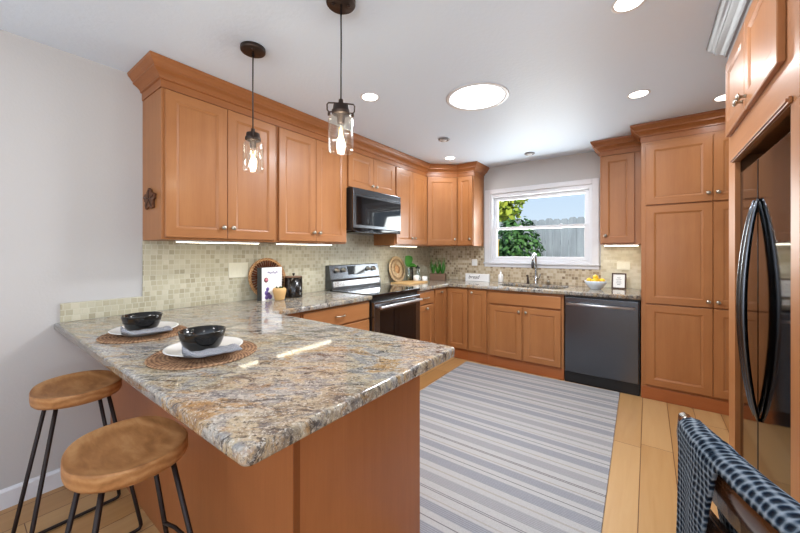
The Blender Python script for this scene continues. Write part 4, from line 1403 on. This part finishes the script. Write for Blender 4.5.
for z0, z1 in ((.70, .755), (.57, .615)):
    MB().box(.03, CWd - .03, -.009, .009, z0, z1, .004, 2).build('back_slat', 'chairwood', r)
for x in (.034, CWd - .034):
    MB().tube([(x, 0, H - .004), (x, 0, H - .105), (x, 0, .44), (x, -.03 * sgn, .001)], .014, 12).build('back_leg', 'chairwood', r)
for x in (.02, CWd - .02):
    MB().tube([(x, .40 * sgn, .425), (x, .41 * sgn, .001)], .018, 12, radii=[.02, .014]).build('front_leg', 'chairwood', r)
b = MB().box(-.005, CWd + .005, min(.02 * sgn, .44 * sgn), max(.02 * sgn, .44 * sgn), .43, .465, .012, 3)
b.build('seat', 'chairwood', r)

# throw: grid over the rail
b = MB()
bm = b.bm
uvl = bm.loops.layers.uv.new('UVMap')
NS_, NT_ = 64, 90
G = []
def sm(a, b_, x):
    t = max(0, min(1, (x - a) / (b_ - a)))
    return t * t * (3 - 2 * t)
for i in range(NS_ + 1):
    s = .050 + (CWd - .078) * i / NS_
    dropc = .44 * (1 - sm(.12, .235, s))
    dropf = .30
    rr_ = .020 - .007 * (1 - sm(.05, .17, s))
    arcL = PI * rr_
    tot = dropc + arcL + dropf
    row = []
    for j in range(NT_ + 1):
        q = j / NT_ * tot
        bow = -.018 * math.sin(PI * min(1, max(0, s / CWd))) * sgn
        # q=0 camera-side hem
        if q < dropc:
            zz = H - .012 - (dropc - q)
            k = (dropc - q)
            off = -(rr_ + .006 + .07 * k * k + .006 * math.sin(s * 42 + 1) * min(1, k * 5))
        elif q < dropc + arcL:
            t = (q - dropc) / arcL * PI
            zz = H - .012 + (rr_ + .001) * math.sin(t)
            off = -(rr_ + .006) * math.cos(t)
        else:
            k = q - dropc - arcL
            zz = H - .012 - k
            off = rr_ + .006 + .12 * k + .008 * math.sin(s * 38) * min(1, k * 5)
        zz += .004 * noise.noise(Vector((s * 14, q * 10, 2)))
        row.append((bm.verts.new((s, bow + off * sgn, zz)), s, q - dropc))
    G.append(row)
for i in range(NS_):
    for j in range(NT_):
        q = (G[i][j], G[i + 1][j], G[i + 1][j + 1], G[i][j + 1])
        f = bm.faces.new([v[0] for v in q])
        f.smooth = True
        for lp, v in zip(f.loops, q):
            lp[uvl].uv = (v[1], v[2])
tr = thing('throw_blanket', 'navy and pale blue waffle-knit throw draped over the chair back', 'throw', A0, cz_)
cl = b.build('blanket_cloth', 'throw', tr)
so = cl.modifiers.new('thickness', 'SOLIDIFY')
so.thickness = .007
so.offset = 1.0

# ------------------------------------------------------------------ outside
struct(MB().box(-9, 11, .125, 14, -.30, -.05), 'ground', 'ground')
fy = 3.0
r = thing('wooden_fence', 'weathered grey board fence behind the ivy outside the window', 'fence', (-3, fy, -.05))
b = MB()
x = 0
while x < 9.0:
    wdt = .14
    top = 2.03 + random.uniform(-.012, .012)
    dy = random.uniform(-.004, .004)
    b.prism([(x, .02), (x + wdt, .02), (x + wdt, top - .03), (x + wdt - .03, top), (x + .03, top), (x, top - .03)], 'y', dy, dy + .02)
    x += wdt + .006
b.build('board_panel', 'fence', r)
for k in range(5):
    MB().box(.3 + k * 2.1, .39 + k * 2.1, .03, .12, 0, 2.0).build('fence_post', 'fence', r)
for z in (.35, 1.5):
    MB().box(0, 9.1, .026, .07, z, z + .09).build('rail', 'fence', r)
def leaves(b, n, sampler, size):
    for _ in range(n):
        p, nrm_ = sampler()
        p = Vector(p)
        d = Vector((random.gauss(0, 1), random.gauss(0, 1), random.gauss(0, 1))).normalized()
        nn = (Vector(nrm_) * 1.2 + Vector((random.gauss(0, .6), random.gauss(0, .6), random.gauss(0, .6)))).normalized()
        a = nn.cross(d).normalized()
        c = nn.cross(a)
        s = size * random.uniform(.6, 1.3)
        v = [b.bm.verts.new(q) for q in (p - a * s, p + c * s * .55, p + a * s, p - c * s * .55)]
        b.bm.faces.new(v)
def ellipsoid(c, rad, shell=.75):
    def f():
        d = Vector((random.gauss(0, 1), random.gauss(0, 1), random.gauss(0, 1))).normalized()
        k = random.uniform(shell, 1.0) * (1 + .12 * math.sin(d.x * 7 + d.z * 5))
        return (c[0] + d.x * rad[0] * k, c[1] + d.y * rad[1] * k, c[2] + d.z * rad[2] * k), (d.x, d.y, d.z)
    return f
r = thing('ivy_bush', 'dense green ivy bush in front of the fence outside the window', 'bush', (.55, 2.35, -.05))
MB().tube([(0, 0, 0), (.02, .02, .8), (0, 0, 1.5)], .05, 8).build('trunk', 'bark', r)
b = MB()
leaves(b, 2600, ellipsoid((.03, 0, 1.04), (.45, .40, 1.0)), .055)
leaves(b, 500, ellipsoid((-.15, .05, 1.5), (.28, .3, .5)), .05)
b.build('foliage', 'ivy', r, recalc=False)
r = thing('garden_tree', 'sunlit yellow-green tree rising above the fence outside the window', 'tree', (-1.0, 5.6, -.05))
MB().tube([(0, 0, 0), (.05, 0, 1.4), (0, .05, 2.6)], .12, 10).build('trunk', 'bark', r)
b = MB()
leaves(b, 2600, ellipsoid((-.25, 0, 2.9), (1.05, .9, 1.0), .5), .10)
b.build('crown', 'treeleaf', r, recalc=False)
r = thing('garden_post', 'yellowish wooden post at the foot of the ivy outside the window', 'post', (.42, 1.6, -.05))
MB().box(-.04, .04, -.04, .04, 0, 1.55, .005, 1).build('post_shaft', 'fencepost', r)
MB().box(-.05, .05, -.05, .05, 1.551, 1.58, .006, 1).build('post_cap', 'fencepost', r)
for z, y, lab in ((3.75, 8.6, 'upper of the two thin overhead wires seen through the window'), (3.35, 8.6, 'lower of the two thin overhead wires seen through the window')):
    o = MB().tube([(-8, y, z + .5), (-4, y, z + .1), (0, y, z), (4, y, z + .05), (10, y, z + .5)], .008, 6).build('overhead_garden_wire', 'wire')
    tag(o, lab, 'wire', 'overhead wires')
